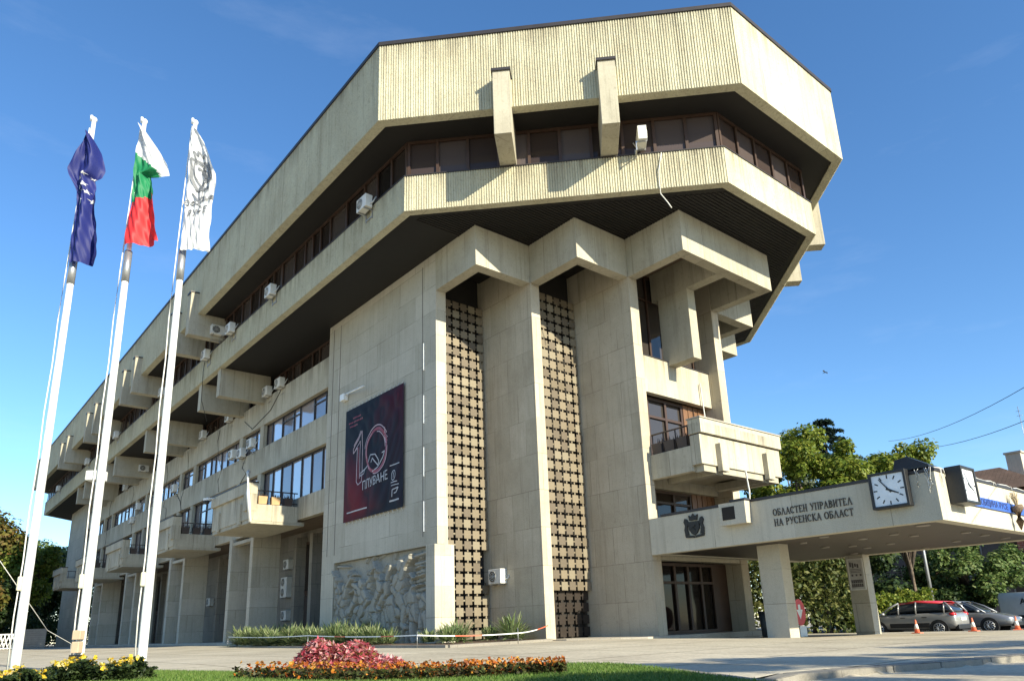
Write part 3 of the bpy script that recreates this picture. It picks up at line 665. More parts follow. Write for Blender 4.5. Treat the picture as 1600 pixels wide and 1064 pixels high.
# ---- clocks
def clock(loc, rz, label, dep):
    t = thing('wall_clock', label, 'clock', loc, rz, 'square clocks on the canopy corner')
    w = .54; b = MB()
    b.ring([(-w, -w), (w, -w), (w, w), (-w, w)], [(-w + .08, -w + .08), (w - .08, -w + .08), (w - .08, w - .08), (-w + .08, w - .08)], 0, dep + .05)
    b.xf(lambda x, y, z: (x, -z, y)); b.build('case', M['black'], t, world=False, bevel=.02)
    MB().box(-w + .082, w - .082, -dep, -.001, -w + .082, w - .082).build('dial', M['dial'], t, world=False)
    tk = MB()
    for i in range(12):
        a = 2 * math.pi * i / 12; r0, r1 = (.33, .44); s, c = math.sin(a), math.cos(a); ww = .018
        tk.add([(s * r0 + c * ww, -dep - .004, c * r0 - s * ww), (s * r0 - c * ww, -dep - .004, c * r0 + s * ww), (s * r1 - c * ww, -dep - .004, c * r1 + s * ww), (s * r1 + c * ww, -dep - .004, c * r1 - s * ww)], [(0, 1, 2, 3)])
    tk.build('hour_marks', M['black'], t, world=False)
    for nm, ang, ln, ww, tail in (('minute_hand', 324, .42, .022, .1), ('hour_hand', 117, .30, .034, .08)):
        a = R(ang); s, c = math.sin(a), math.cos(a); h = MB()
        yy = -dep - (.012 if nm == 'hour_hand' else .02)
        v = [(-s * tail + c * ww, yy, -c * tail - s * ww), (-s * tail - c * ww, yy, -c * tail + s * ww), (s * ln - c * ww * .5, yy, c * ln + s * ww * .5), (s * ln + c * ww * .5, yy, c * ln - s * ww * .5)]
        h.add(v + [(x, y + .005, z) for x, y, z in v], [(0, 1, 2, 3), (7, 6, 5, 4), (0, 4, 5, 1), (1, 5, 6, 2), (2, 6, 7, 3), (3, 7, 4, 0)]); h.build(nm, M['black'], t, world=False)
    return t
clock((22.335, 9.16, 4.235), R(-90), 'square black framed clock on the shaded long side of the canopy beside the lettering', .22)
clock((23.62, 7.925, 4.235), 0, 'square black framed clock on the sunlit front of the canopy beside the blue strip', .40)
# ---- blue sign strip and plant holder on the canopy front
t = thing('sign_strip', 'long blue sign strip on the sunlit front of the canopy', 'sign', (28.3, 7.9, 3.78))
MB().box(24.2, 32.6, 7.87, 7.925, 3.78, 4.09).build('board', plain('blue_sign_board', (.03, .10, .42), .5), t)
b = font_mb('ОБЩИНА РУСЕ', .27, .004, .004); b.xf(lambda x, y, z: (26.62 + x * 1.2, 7.866 - z * .5, 3.935 + y)); b.build('lettering', plain('navy_letters', (.012, .02, .09), .6), t)
t = thing('hanging_planter', 'pointed brown wall planter with dry stems hanging on the blue strip', 'planter', (28.2, 7.75, 3.5))
b = MB(); b.tube([(28.2, 7.74, 3.2), (28.2, 7.72, 3.5), (28.2, 7.72, 3.9), (28.2, 7.74, 4.0)], [.01, .12, .19, .18], 10); b.build('cone', plain('brown_wicker', (.16, .11, .07), .8, 0, .4, 20, .5), t, smooth=True)
b = MB(); rnd = random.Random(4)
for i in range(26): b.tube([(28.2 + rnd.uniform(-.1, .1), 7.72, 3.95), (28.2 + rnd.uniform(-.22, .22), 7.72 + rnd.uniform(-.1, .1), rnd.uniform(4.25, 4.5))], .012, 4)
b.build('stems', plain('dry_stems', (.4, .32, .2), .8), t)
# ---- string lights and flood lamp on the canopy corner
rnd = random.Random(8)
t = thing('string_lights', 'tangled white icicle light strings hanging over the canopy corner', 'string lights', (22.4, 8.2, 4.5)); b = MB()
for i in range(30):
    if i % 2 and i < 22: continue
    if i < 16: x, y = CX0 - .04, CY0 + rnd.uniform(0, 1.0)
    else: x, y = CX0 + (rnd.uniform(0, .7) if i < 22 else rnd.uniform(1.8, 9)), CY0 - .04
    L = rnd.uniform(.1, .75) if i < 22 else rnd.uniform(.05, .16); p = [(x, y, 4.72)]
    for k in range(5): q = p[-1]; p.append((q[0] + rnd.uniform(-.03, .03) * (i >= 16), q[1] + rnd.uniform(-.05, .05) * (i < 16), q[2] - L / 5))
    b.tube(p, .009, 4)
b.tube([(CX0 + .1 + i * .5, CY0 + .02, 4.72 + .03 * math.sin(i * 2.3)) for i in range(20)], .02, 4)
b.build('bulb_strings', M['offwhite'], t)
t = thing('flood_lamp', 'black flood lamp housing standing on the canopy roof above the clock', 'lamp', (22.9, 8.6, 4.69))
b = MB(); b.prism([(22.5, 8.1), (23.3, 8.1), (23.3, 9.1), (22.5, 9.1)], 4.78, 4.84); b.add([(22.5, 8.1, 4.84), (23.3, 8.1, 4.84), (23.3, 9.1, 4.84), (22.5, 9.1, 4.84), (22.6, 8.7, 5.2), (23.2, 8.7, 5.2), (23.2, 9.05, 5.15), (22.6, 9.05, 5.15)], [(0, 1, 5, 4), (1, 2, 6, 5), (2, 3, 7, 6), (3, 0, 4, 7), (4, 5, 6, 7)]); b.build('housing', M['black'], t)
MB().box(22.8, 23.0, 8.5, 8.7, 4.4, 4.78).build('foot', M['black'], t)
# ---- coat of arms
def emblem():
    b = MB(); x = 22.335
    def plate(pts, d):
        n = len(pts); v = [(x - d, 16.32 - a * 1.18, 4.1 + c * 1.12) for a, c in pts] + [(x, 16.32 - a * 1.18, 4.1 + c * 1.12) for a, c in pts]
        b.add(v, [tuple(range(n))[::-1]] + [(i, (i + 1) % n, n + (i + 1) % n, n + i) for i in range(n)])
    plate([(-.2, .12), (.2, .12), (.2, -.12), (.1, -.27), (0, -.33), (-.1, -.27), (-.2, -.12)], .06)
    plate([(-.14, .16), (.14, .16), (.17, .34), (.08, .27), (0, .38), (-.08, .27), (-.17, .34)], .07)
    for s in (-1, 1):
        plate([(s * .21, -.3), (s * .26, -.08), (s * .2, .1), (s * .25, .22), (s * .33, .25), (s * .38, .14), (s * .33, .02), (s * .37, -.12), (s * .35, -.3)], .05)
        plate([(s * .02, -.34), (s * .36, -.3), (s * .34, -.38), (s * .02, -.41)], .045)
    for i in range(7): plate([(-.05 + .04 * math.cos(i) * 1.4 + a, -.08 + .05 * i / 2.2 + c - .08) for a, c in ((-.04, -.03), (.04, -.03), (.05, .03), (-.03, .035))], .075 + .004 * i)
    return b
tag(emblem().build('coat_of_arms', plain('dark_cast_iron', (.022, .022, .02), .5, .3)), 'dark cast iron coat of arms mounted on the canopy side', 'emblem')

# ================================================================== RELIEF
def relief():
    ny_, nz_ = 260, 124; W, H = 8.6, 3.82
    ys = np.linspace(0, W, ny_); zs = np.linspace(0, H, nz_); YY, ZZ = np.meshgrid(ys, zs); h = np.zeros_like(YY)
    rg = np.random.default_rng(5)
    fq = np.full_like(h, 9.); fv = np.zeros_like(h)
    def cap(a, b_, r0, r1, top):
        nonlocal fq, fv
        a = np.array(a); b_ = np.array(b_); d = b_ - a; L2 = max(1e-6, float(d @ d))
        t = np.clip(((YY - a[0]) * d[0] + (ZZ - a[1]) * d[1]) / L2, 0, 1); r = r0 + (r1 - r0) * t
        dist = np.hypot(YY - a[0] - d[0] * t, ZZ - a[1] - d[1] * t); q = dist / r
        v = np.where(q < 1, top * 1.5 * (.5 + .5 * np.sqrt(np.clip(1 - q * q, 0, 1))), 0); fv = np.where((dist > r) & (dist < r + .035), fv * .7, fv); fv = np.maximum(fv, v); fq = np.minimum(fq, dist - r)
    def commit():
        nonlocal h, fq, fv
        h = np.where(fv > 0, np.maximum(fv, h * .55), np.where(fq < .05, h * .35, h)); fq = np.full_like(h, 9.); fv = np.zeros_like(h)
    def chain(ox, oz, s, f, pts, top):
        for (x0, z0, r0), (x1, z1, r1) in zip(pts, pts[1:]): cap((ox + f * x0 * s, oz + z0 * s), (ox + f * x1 * s, oz + z1 * s), r0 * s, r1 * s, top)
    def horse(ox, oz, s, f, top, ph):
        chain(ox, oz, s, f, [(-.62, 1.0, .36), (0, .98, .33), (.55, 1.08, .36)], top)
        chain(ox, oz, s, f, [(.6, 1.2, .28), (.9, 1.65, .19), (1.02, 1.9, .16)], top * 1.05)
        chain(ox, oz, s, f, [(1.0, 1.92, .17), (1.28, 1.66, .1), (1.36, 1.56, .09)], top * 1.12)
        for x, k in ((-.75, .0), (-.55, .18), (.5, -.1), (.7, .3)):
            k += ph; chain(ox, oz, s, f, [(x, .85, .19), (x + k * .7, .45, .1), (x + k * .3, .08, .07), (x + k * .3 + .1, .0, .08)], top * (.8 + .2 * (k > 0)))
        chain(ox, oz, s, f, [(-.92, 1.05, .1), (-1.15, .8, .11), (-1.2, .4, .05)], top * .7); commit()
    def man(ox, oz, s, f, top, arm, leg=None, lean=.1):
        chain(ox, oz, s, f, [(0, 0, .22), (lean, .45, .25), (lean * 1.4, .62, .2)], top)
        cap((ox + f * (lean * 1.7) * s, oz + .88 * s), (ox + f * (lean * 1.8) * s, oz + .92 * s), .15 * s, .14 * s, top * 1.2)
        chain(ox, oz, s, f, [(lean + .12, .6, .12), (arm[0] * .55, arm[1] * .6 + .25, .085), (arm[0], arm[1], .07)], top * 1.15)
        chain(ox, oz, s, f, [(lean - .15, .58, .12), (-.32, .28, .085), (-.1, .1, .07)], top)
        for a in (leg or [[(.05, 0, .17), (.32, -.3, .12), (.2, -.7, .08), (.32, -.78, .07)]]): chain(ox, oz, s, f, a, top * 1.1)
        commit()
    for i in range(22):
        x, z = rg.uniform(.1, W), rg.uniform(1.2, H); a = rg.uniform(-.2, 1.2); L = rg.uniform(.5, 1.2); cap((x, z), (x + L * math.cos(a), z + L * math.sin(a)), rg.uniform(.04, .12), .04, rg.uniform(.03, .06)); commit()
    stand = [[(.1, 0, .16), (.18, -.5, .1), (.12, -.95, .08)], [(-.1, 0, .16), (-.22, -.5, .1), (-.3, -.95, .08)]]
    for i in range(9): man(.5 + i * .98, 2.15 + .25 * math.sin(i * 2.2), .95, 1 if i % 2 else -1, .11, (.6 + .2 * math.sin(i), .9 + .5 * math.cos(i * 1.7)), stand)
    for i in range(6): man(.7 + i * 1.5, .98, .95, -1 if i % 2 else 1, .12, (.7, .8 + .3 * math.cos(i * 2.)), stand)
    horse(1.45, .1, 1.2, 1, .15, .1); man(1.25, 1.45, 1.25, 1, .17, (.7, 1.2))
    horse(3.5, .05, 1.25, 1, .17, -.05); man(3.3, 1.5, 1.3, -1, .19, (.75, .9))
    man(5.0, 1.2, 1.35, 1, .15, (.5, 1.5), stand)
    horse(6.6, .1, 1.45, 1, .19, .06); man(6.35, 1.85, 1.5, 1, .2, (.6, 1.1), None, .05)
    man(8.15, 1.1, 1.3, -1, .14, (.7, 1.3), stand)
    for i in range(0):                                          # spears, banners and drapery folds
        x, z = rg.uniform(.1, W), rg.uniform(.9, H); a = rg.uniform(-.5, .9); L = rg.uniform(.4, 1.1)
        cap((x, z), (x + L * math.cos(a), z + L * math.sin(a)), rg.uniform(.03, .07), .03, rg.uniform(.06, .12))
    for i in range(5): cap((7.4 + .05 * i, 3.5 - .35 * i), (8.6, 3.6 - .35 * i), .09, .07, .1); commit()
    k = .04 * np.sin(YY * 3.1 + np.sin(ZZ * 4) * 1.3) * np.cos(ZZ * 2.7 + YY) * .5
    h = h + np.abs(k)
    b = MB(); h = np.minimum(h * 2.0, .50); P = np.stack([16.60 - h, 33.32 - YY, .18 + ZZ], -1).reshape(-1, 3)
    b.add(P.tolist(), [(j * ny_ + i + 1, j * ny_ + i, (j + 1) * ny_ + i, (j + 1) * ny_ + i + 1) for j in range(nz_ - 1) for i in range(ny_ - 1)], 0, True)
    b.box(16.61, 16.638, 24.72, 33.34, .18, 4.0)
    return b
tag(relief().build('stone_relief', M['relief']), 'large grey carved stone relief of horsemen at the foot of the blind wall', 'relief')

# ================================================================== BANNER
bw, bh = 5.54, 5.62
def bpt(u, v, off=0.):
    wr = .035 * math.sin(9 * (u + .35 * v) + 2) * math.sin(3 * v + u * 2) + .028 * math.sin(22 * (u + .5 * v * v) + 1) * max(0, v - .2) + .02 * math.sin(40 * (u * .8 - .5 * v)) * u
    e = min(1, min(u, 1 - u, v, 1 - v) * 12); return (16.25 - .02 - abs(wr) * e * 1.4 - off, 32.3 - bw * u, 5.84 + bh * v)
T = thing('event_banner', 'dark navy and red swimming event banner hung on the blind wall', 'banner', (16.2, 29.5, 5.84))
b = MB(); nu, nv = 70, 70
b.add([bpt(i / nu, j / nv) for j in range(nv + 1) for i in range(nu + 1)], [(j * (nu + 1) + i, j * (nu + 1) + i + 1, (j + 1) * (nu + 1) + i + 1, (j + 1) * (nu + 1) + i) for j in range(nv) for i in range(nu)], 0, True)
def bannermat():
    m, t, p = _mat('banner_print'); tc = _n(t, 'ShaderNodeTexCoord')
    sx = _n(t, 'ShaderNodeSeparateXYZ'); t.links.new(tc.outputs['Generated'], sx.inputs[0])
    # red corner patches printed lower left and right edge
    def dist(cy, cz, r0, r1):
        v = _n(t, 'ShaderNodeVectorMath', operation='DISTANCE'); t.links.new(tc.outputs['Generated'], v.inputs[0]); v.inputs[1].default_value = (.5, cy, cz)
        rr = _n(t, 'ShaderNodeMapRange'); rr.inputs[1].default_value = r0; rr.inputs[2].default_value = r1; rr.inputs[3].default_value = 1; rr.inputs[4].default_value = 0
        t.links.new(v.outputs['Value'], rr.inputs[0]); return rr.outputs[0]
    c = _mix(t, dist(1.02, -.05, .35, .75), (.012, .015, .024), (.13, .012, .02)); c = _mix(t, dist(-.1, .85, .35, .72), c, (.06, .01, .02)); c = _mix(t, dist(.05, .42, .3, .6), c, (.02, .012, .02))
    t.links.new(c, p.inputs['Base Color']); p.inputs['Roughness'].default_value = .6; p.inputs['Specular IOR Level'].default_value = .12
    return m
b.build('cloth', bannermat(), T)
def strip(b, pts, w):
    for (u0, v0), (u1, v1) in zip(pts, pts[1:]):
        n = max(1, int(math.hypot(u1 - u0, v1 - v0) / .02)); dx, dy = (u1 - u0), (v1 - v0); L = math.hypot(dx, dy) or 1; px_, py_ = -dy / L * w * .4, dx / L * w * .4
        for k in range(n):
            a, c = k / n, (k + 1) / n
            q = [(u0 + dx * a + px_, v0 + dy * a + py_), (u0 + dx * a - px_, v0 + dy * a - py_), (u0 + dx * c - px_, v0 + dy * c - py_), (u0 + dx * c + px_, v0 + dy * c + py_)]
            b.add([bpt(*p, .012) for p in q], [(3, 2, 1, 0)])
pink = plain('printed_pink_line', (.45, .32, .34), .5); redp = plain('printed_red_glow', (.25, .035, .05), .5); wht = plain('printed_white', (.42, .41, .43), .5)
b = MB(); b2 = MB()
one = [(.17, .62), (.33, .75), (.33, .31), (.27, .29), (.24, .32), (.24, .62), (.17, .58), (.17, .62)]
strip(b, one, .012); strip(b, [(.18, .645), (.31, .755)], .012); strip(b, [(.2, .60), (.29, .67), (.29, .34)], .01); strip(b2, [(.265, .34), (.265, .62)], .012)
el = lambda r, w0: [(.575 + .165 * r * math.cos(R(a)), .535 + .18 * r * math.sin(R(a))) for a in range(0, 361, 8)]
strip(b2, el(1.0, 0), .034); strip(b, el(1.17, 0)[4:22], .012); strip(b, el(.86, 0)[0:12], .01); strip(b, el(1.1, 0)[32:46], .01); strip(b, el(1.02, 0)[14:30], .008)
for a, l in ((20, .1), (35, .08), (0, .09), (-15, .07), (80, .12), (60, .1)): strip(b, [(.7 + .01 * math.cos(R(a)), .58 + .01 * math.sin(R(a))), (.7 + l * math.cos(R(a)) * .6, .58 + l * math.sin(R(a)))], .008)
b3 = MB(); strip(b3, [(.33, .39), (.42, .42), (.48, .51), (.56, .50), (.62, .43), (.60, .40), (.52, .475), (.50, .44)], .012); strip(b3, [(.52, .36), (.60, .385), (.68, .45), (.71, .50), (.67, .49)], .012); strip(b3, [(.3, .385), (.38, .41), (.36, .37), (.3, .36), (.3, .385)], .009)
tx = font_mb('ПЛУВАНЕ', .115, 0., .0005); tx.xf(lambda x, y, z: bpt(.56 + x * .78, .275 + y * .9 + x * .05, .03)); b3.add(tx.v, tx.f)
strip(b3, [(.86 + .035 * math.cos(R(a)), .27 + .04 * math.sin(R(a))) for a in range(0, 361, 30)], .009); strip(b3, [(.86, .25), (.86, .295)], .012)
for v, u0, u1, w in ((.355, .80, .95, .01), (.215, .82, .92, .01), (.19, .83, .94, .008), (.07, .8, .95, .016), (.075, .07, .43, .014)): strip(b3, [(u0, v), (u1, v)], w)
strip(b3, [(.84, .10), (.85, .155), (.93, .165), (.9, .13), (.87, .125)], .012)
for v, u0, u1, mt in ((.90, .15, .30, 0), (.865, .08, .34, 0), (.83, .1, .24, 1)):
    n = 7
    for i in range(n): strip(b2, [(u0 + (u1 - u0) * i / n, v), (u0 + (u1 - u0) * (i + .7) / n, v + .004)], .016)
b.build('neon_numeral', pink, T); b2.build('red_numeral', redp, T); b3.build('print_white', wht, T)
r = MB()
for u in np.linspace(.03, .97, 15):
    for v in (0, 1): p = bpt(u, v); r.tube([p, (16.32, p[1], p[2] + (.16 if v else -.16))], .012, 4)
r.build('lacing', M['offwhite'], T)
t = thing('wall_floodlight', 'white floodlight on a slim arm above the dark banner', 'lamp', (16.3, 32.35, 12.4))
b = MB(); b.tube([(16.2, 32.4, 12.42), (15.75, 29.6, 12.0)], .05, 6); b.build('arm', M['white'], t)
b = MB(); b.box(16.05, 16.33, 32.3, 32.75, 12.1, 12.45); b.build('base', M['white'], t, bevel=.03)

# ================================================================== AIR CONDITIONERS
def make_ac(w=.82, h=.6, d=.34, fans=1):
    t = thing('air_conditioner', 'x', 'air conditioner', (0, 0, 0), 0, 'air conditioner units on the facades')
    MB().box(-w / 2, w / 2, -d, 0, 0, h).build('casing', M['offwhite'], t, world=False, bevel=.02)
    for k in range(fans):
        cz = h * (k + .5) / fans; rr = min(.27, h / fans * .4); b = MB(); b.disc((-.12, -d - .004, cz), (0, 1, 0), rr, .003, 20); o = b.build('fan', M['black'], t, world=False)
        g_ = MB()
        for q in (.35, .65, .95): g_.tube([(-.12 + rr * q * math.cos(2 * math.pi * i / 16), -d - .014, cz + rr * q * math.sin(2 * math.pi * i / 16)) for i in range(17)], .008, 4, caps=False)
        for q in range(4): a = q * math.pi / 4; g_.tube([(-.12 - rr * math.cos(a), -d - .012, cz - rr * math.sin(a)), (-.12 + rr * math.cos(a), -d - .012, cz + rr * math.sin(a))], .006, 4)
        g_.build('fan_guard', M['offwhite'], o, world=False)
    b = MB()
    for x in (-w * .32, w * .32): b.box(x - .02, x + .02, -d, .1, -.05, -.001); b.box(x - .02, x + .02, .06, .1, -.4, -.05)
    b.box(-w * .34, w * .34, .05, .11, -.35, -.31)
    b.build('mounting_bracket', M['steel'], t, world=False)
    b = MB(); b.tube([(w / 2 + .02, -.1, .15), (w / 2 + .12, -.05, .2), (w / 2 + .12, .1, .5)], .03, 5); b.build('pipe', M['offwhite'], t, world=False)
    return t
ac = None
def put_ac(x, y, z, face, label):
    global ac
    if ac is None: ac = make_ac(); ac.location = (x, y, z); ac.rotation_euler = (0, 0, R(face)); ac['label'] = label; return ac
    return dup(ac, (x, y, z), R(face), label)
G_ = 'air conditioner units on the facades'
ORD = ['first', 'second', 'third', 'fourth', 'fifth', 'sixth', 'seventh', 'eighth']
for i, y in enumerate([25.0, 35.4, 41.6, 46.1, 56.2, 71.0, 83.6, 100.5]):
    put_ac(13.30, y, 18.2 if i != 3 else 17.95, -90, f'white air conditioner on the upper parapet of the shaded side, {ORD[i]} from the sunlit corner')
for i, y in enumerate([41.3, 43.3, 50.2, 55.9, 80.2, 91.5]):
    put_ac(16.40, y, 15.25, -90, f'white air conditioner on the ledge under the parapet brackets, {ORD[i]} from the blind wall')
for i, (y, z) in enumerate([(45.5, 12.35), (47.2, 12.05), (48.9, 12.3), (62.4, 12.2), (74.0, 12.4), (76.0, 11.4)]):
    put_ac(16.40, y, z, -90, f'white air conditioner by the third storey windows, {ORD[i]} from the blind wall')
put_ac(13.1, 44.1, 18.9, 0, 'white air conditioner with round fan on the side of the nearest top fin')
put_ac(15.9, 72.0, 15.6, 0, 'white air conditioner fixed on the side of a bracket under the parapet')
put_ac(19.27, 24.0, 2.45, -90, 'white air conditioner on the stepped pier between the bronze grilles')
put_ac(19.75, 15.25, 18.62, 45, 'small white air conditioner beside the right fin of the sunlit faceted corner')
put_ac(19.28, 45.5, 4.75, -90, 'square white air conditioner in the arcade above a twin fan unit')
t2 = make_ac(.95, 1.25, .4, 2); t2.location = (19.28, 45.55, 3.0); t2.rotation_euler = (0, 0, R(-90)); t2['label'] = 'tall white twin fan air conditioner on the arcade wall'
put_ac(19.28, 45.5, 1.6, -90, 'white air conditioner in the arcade under a twin fan unit')
put_ac(19.28, 60.3, 3.1, -90, 'white air conditioner on the arcade wall between two pairs of piers')

# ---- boxes and cables on the balconies
def flower_box(x, y, z, rz, label, mat, group='flower boxes on the balcony rails'):
    t = thing('flower_box', label, 'flower box', (x, y, z), rz, group)
    b = MB(); b.add([(-.22, -.12, 0), (.22, -.12, 0), (.22, .12, 0), (-.22, .12, 0), (-.25, -.17, .42), (.25, -.17, .42), (.25, .17, .42), (-.25, .17, .42)], [(3, 2, 1, 0), (4, 5, 6, 7), (0, 1, 5, 4), (1, 2, 6, 5), (2, 3, 7, 6), (3, 0, 4, 7)]); b.build('trough', mat, t, world=False, bevel=.01)
    b = MB(); rnd = random.Random(int(y * 10))
    for i in range(14): a = rnd.uniform(-.28, .28); b.tube([(a, 0, .4), (a + rnd.uniform(-.1, .1), rnd.uniform(-.12, .12), .5 + rnd.uniform(0, .15))], .02, 4, r1=.005)
    b.build('dead_stems', M['iron'], t, world=False)
    return t
for bi, (a, c) in enumerate(BAL[:4]):
    for k in range(3):
        flower_box(14.45 + k * .72, a + .14, 7.52, 0, f'{"tan" if bi == 0 and k < 2 else "dark brown"} flower box, {ORD[k]} from the outer end of the {ORD[bi]} balcony along the facade', M['tan'] if bi == 0 and k < 2 else M['iron'])
for k in range(3): flower_box(22.93, 16.85 + k * .62, 7.22, R(90), f'dark flower box on the entrance balcony rail, {ORD[k]} from the front', M['iron'])
def cable(name, label, pts, r=.02, mat='black'):
    b = MB(); b.tube(pts, r, 5); return tag(b.build(name, M[mat]), label, 'cable')
cable('hanging_cable', 'thin dark cable looping down the upper parapet of the shaded side', [(13.36, 46.9, 18.3), (13.33, 47.0, 17.4), (13.4, 47.2, 16.8), (13.5, 47.4, 15.6), (14.0, 47.6, 14.3)], .02)
cable('hanging_cable', 'pale loose cable end hanging below the parapet over the entrance corner', [(20.6, 14.8, 18.4), (20.45, 14.9, 17.6), (20.45, 14.92, 16.9), (20.5, 14.95, 16.6), (20.7, 14.8, 16.2), (20.75, 14.7, 15.95)], .022, 'offwhite')
cable('hanging_cable', 'grey cable crossing the facade band below the air conditioners', [(16.42, 46.8, 12.2), (16.42, 47.4, 11.4), (16.42, 46.6, 10.9), (16.42, 47.6, 10.4), (16.42, 46.9, 9.9)], .02)
cable('hanging_cable', 'dark cable running diagonally along the ledge band near the blind wall', [(16.42, 41.5, 15.2), (16.42, 43, 14.3), (16.42, 46, 13.75), (16.42, 47.5, 14.6)], .02)
cable('hanging_cable', 'long dark cable stretched along the middle band of the shaded side', [(16.42, 62.5, 12.2), (16.42, 61, 11.2), (16.42, 60.6, 10.5), (16.42, 58, 10.2)], .022)
rnd = random.Random(17)
for i, y in enumerate([52.5, 59.8, 66.0, 70.5, 77.5, 87.0]):
    z = 15.2; p = []
    for k in range(7): p.append((16.42, y + rnd.uniform(-.5, .5) + k * .12 * (1 if i % 2 else -1), z - k * rnd.uniform(.7, .95)))
    cable('hanging_cable', f'thin dark cable straggling down the facade bands, {ORD[i]} of six along the row', p, .016)
for x, y, z0, z1, lab in ((23.3, 18.94, 9.9, 13.9, 'white drain pipe beside the stepped pier over the spandrel'), (25.0, 15.6, 4.7, 6.3, 'thin white pipe under the middle of the entrance balcony'), (27.4, 18.9, 8.2, 11.3, 'brown stained pipe on the spandrel over the entrance balcony')):
    b = MB(); b.tube([(x, y, z0), (x + .04, y - .03, (z0 + z1) / 2), (x, y, z1)], .035, 6); tag(b.build('drain_pipe', M['offwhite']), lab, 'pipe')
b = MB(); b.tube([(13.8, 38.05, 6.5), (13.55, 38.0, 8.0), (13.5, 38.0, 9.1), (13.6, 38.2, 9.2)], .09, 8); tag(b.build('vent_pipe', M['white']), 'thick white pipe standing at the outer corner of the nearest sunlit balcony', 'pipe')
t = thing('security_camera', 'white dome security camera on the front of the nearest balcony', 'camera', (13.6, 43.4, 8.3)); b = MB(); b.tube([(13.6, 43.4, 8.5), (13.1, 43.3, 8.5)], .06, 6); b.build('arm', M['white'], t)
b = MB(); b.ball((13.1, 43.3, 8.3), .17); b.build('dome', M['black'], t); b = MB(); b.disc((13.1, 43.3, 8.36), (0, 0, 1), .2, .12, 14); b.build('housing', M['white'], t)
# ================================================================== LAWN AND PLANTING
LAWN = [(-9, 10.5), (-3, 13.2), (.2, 15.6), (1.8, 15.9), (3.75, 14.4), (5.3, 13.7), (7.2, 11.9), (8.9, 10.6), (9.6, 9.4), (9.2, 8.0), (8.3, 6.4), (7.55, 5.1), (6.7, 3.6), (5.0, 1.0), (2, -2), (-9, -2)]
def inpoly(px_, py_, poly):
    c = np.zeros(px_.shape, bool); n = len(poly)
    for i in range(n):
        (xa, ya), (xb, yb) = poly[i], poly[i - 1]
        k = ((ya > py_) != (yb > py_)) & (px_ < (xb - xa) * (py_ - ya) / (yb - ya + 1e-12) + xa); c ^= k
    return c
def lz(x, y): return .055 + .19 * smooth01((6.2 - x) / 4.0)
lp = []
for i in range(len(LAWN)):                              # rounded outline
    a, b, c, d = [Vector(LAWN[(i + k) % len(LAWN)]) for k in (-1, 0, 1, 2)]
    for s in range(4):
        q = s / 4; lp.append(tuple(.5 * ((2 * b) + (-a + c) * q + (2 * a - 5 * b + 4 * c - d) * q * q + (-a + 3 * b - 3 * c + d) * q ** 3)))
bm = bmesh.new(); vs = [bm.verts.new((x, y, 0)) for x, y in lp]; f = bm.faces.new(vs); bmesh.ops.triangulate(bm, faces=[f])
bmesh.ops.subdivide_edges(bm, edges=bm.edges[:], cuts=5, use_grid_fill=True)
edge = [v for v in bm.verts if v.is_boundary]
for v in bm.verts: v.co.z = lz(v.co.x, v.co.y)
for v in edge: v.co.z -= .10
me = bpy.data.meshes.new('lawn'); bm.to_mesh(me); bm.free()
me.materials.append(plain('lawn_soil', (.035, .05, .015), .95, 0, .35, 5)); lw = bpy.data.objects.new('lawn', me); C.objects.link(lw); tag(lw, kind='structure')
def raw_mesh(name, V, F, mat, smooth=False):
    me = bpy.data.meshes.new(name); V = np.asarray(V, np.float32); F = np.asarray(F, np.int32); n = F.shape[1]
    me.vertices.add(len(V)); me.vertices.foreach_set('co', V.ravel()); me.loops.add(F.size); me.loops.foreach_set('vertex_index', F.ravel())
    me.polygons.add(len(F)); me.polygons.foreach_set('loop_start', np.arange(0, F.size, n, dtype=np.int32)); me.polygons.foreach_set('loop_total', np.full(len(F), n, np.int32))
    me.update(calc_edges=True); me.validate(); me.materials.append(mat)
    return me
def blades(px_, py_, pz_, h, w, lean, rg):
    n = len(px_); a = rg.uniform(0, 2 * np.pi, n); b = rg.uniform(0, 2 * np.pi, n); hh = h * rg.uniform(.55, 1.25, n); ll = lean * hh * rg.uniform(.2, 1.2, n)
    V = np.zeros((n, 3, 3)); V[:, 0] = np.stack([px_ - np.cos(a) * w, py_ - np.sin(a) * w, pz_], -1); V[:, 1] = np.stack([px_ + np.cos(a) * w, py_ + np.sin(a) * w, pz_], -1)
    V[:, 2] = np.stack([px_ + np.cos(b) * ll, py_ + np.sin(b) * ll, pz_ + hh], -1)
    return V.reshape(-1, 3), np.arange(3 * n).reshape(-1, 3)
rg = np.random.default_rng(1)
def vlz(x, y):
    t = np.clip((6.2 - x) / 4.0, 0, 1); return .055 + .19 * t * t * (3 - 2 * t)
n = 400000; gx_ = rg.uniform(-2.5, 9.7, n); gy_ = rg.uniform(2.2, 16, n)
k = inpoly(gx_, gy_, lp) & (gy_ > 3.2 - .3 * gx_); d = np.hypot(gx_, gy_); k &= rg.random(n) < np.clip(11 / d, 0, 1) ** 1.0
gx_, gy_ = gx_[k], gy_[k]
V, F = blades(gx_, gy_, vlz(gx_, gy_) - .012, .075, .011, .7, rg)
grassmat = leafmat('grass_blades', [(.05, .11, .015), (.09, .17, .025), (.14, .23, .04), (.20, .24, .07)], .3)
o = bpy.data.objects.new('grass', raw_mesh('grass', V, F, grassmat)); C.objects.link(o); tag(o, 'short green mown grass of the lawn in front', 'grass', kind='stuff')
b = MB()
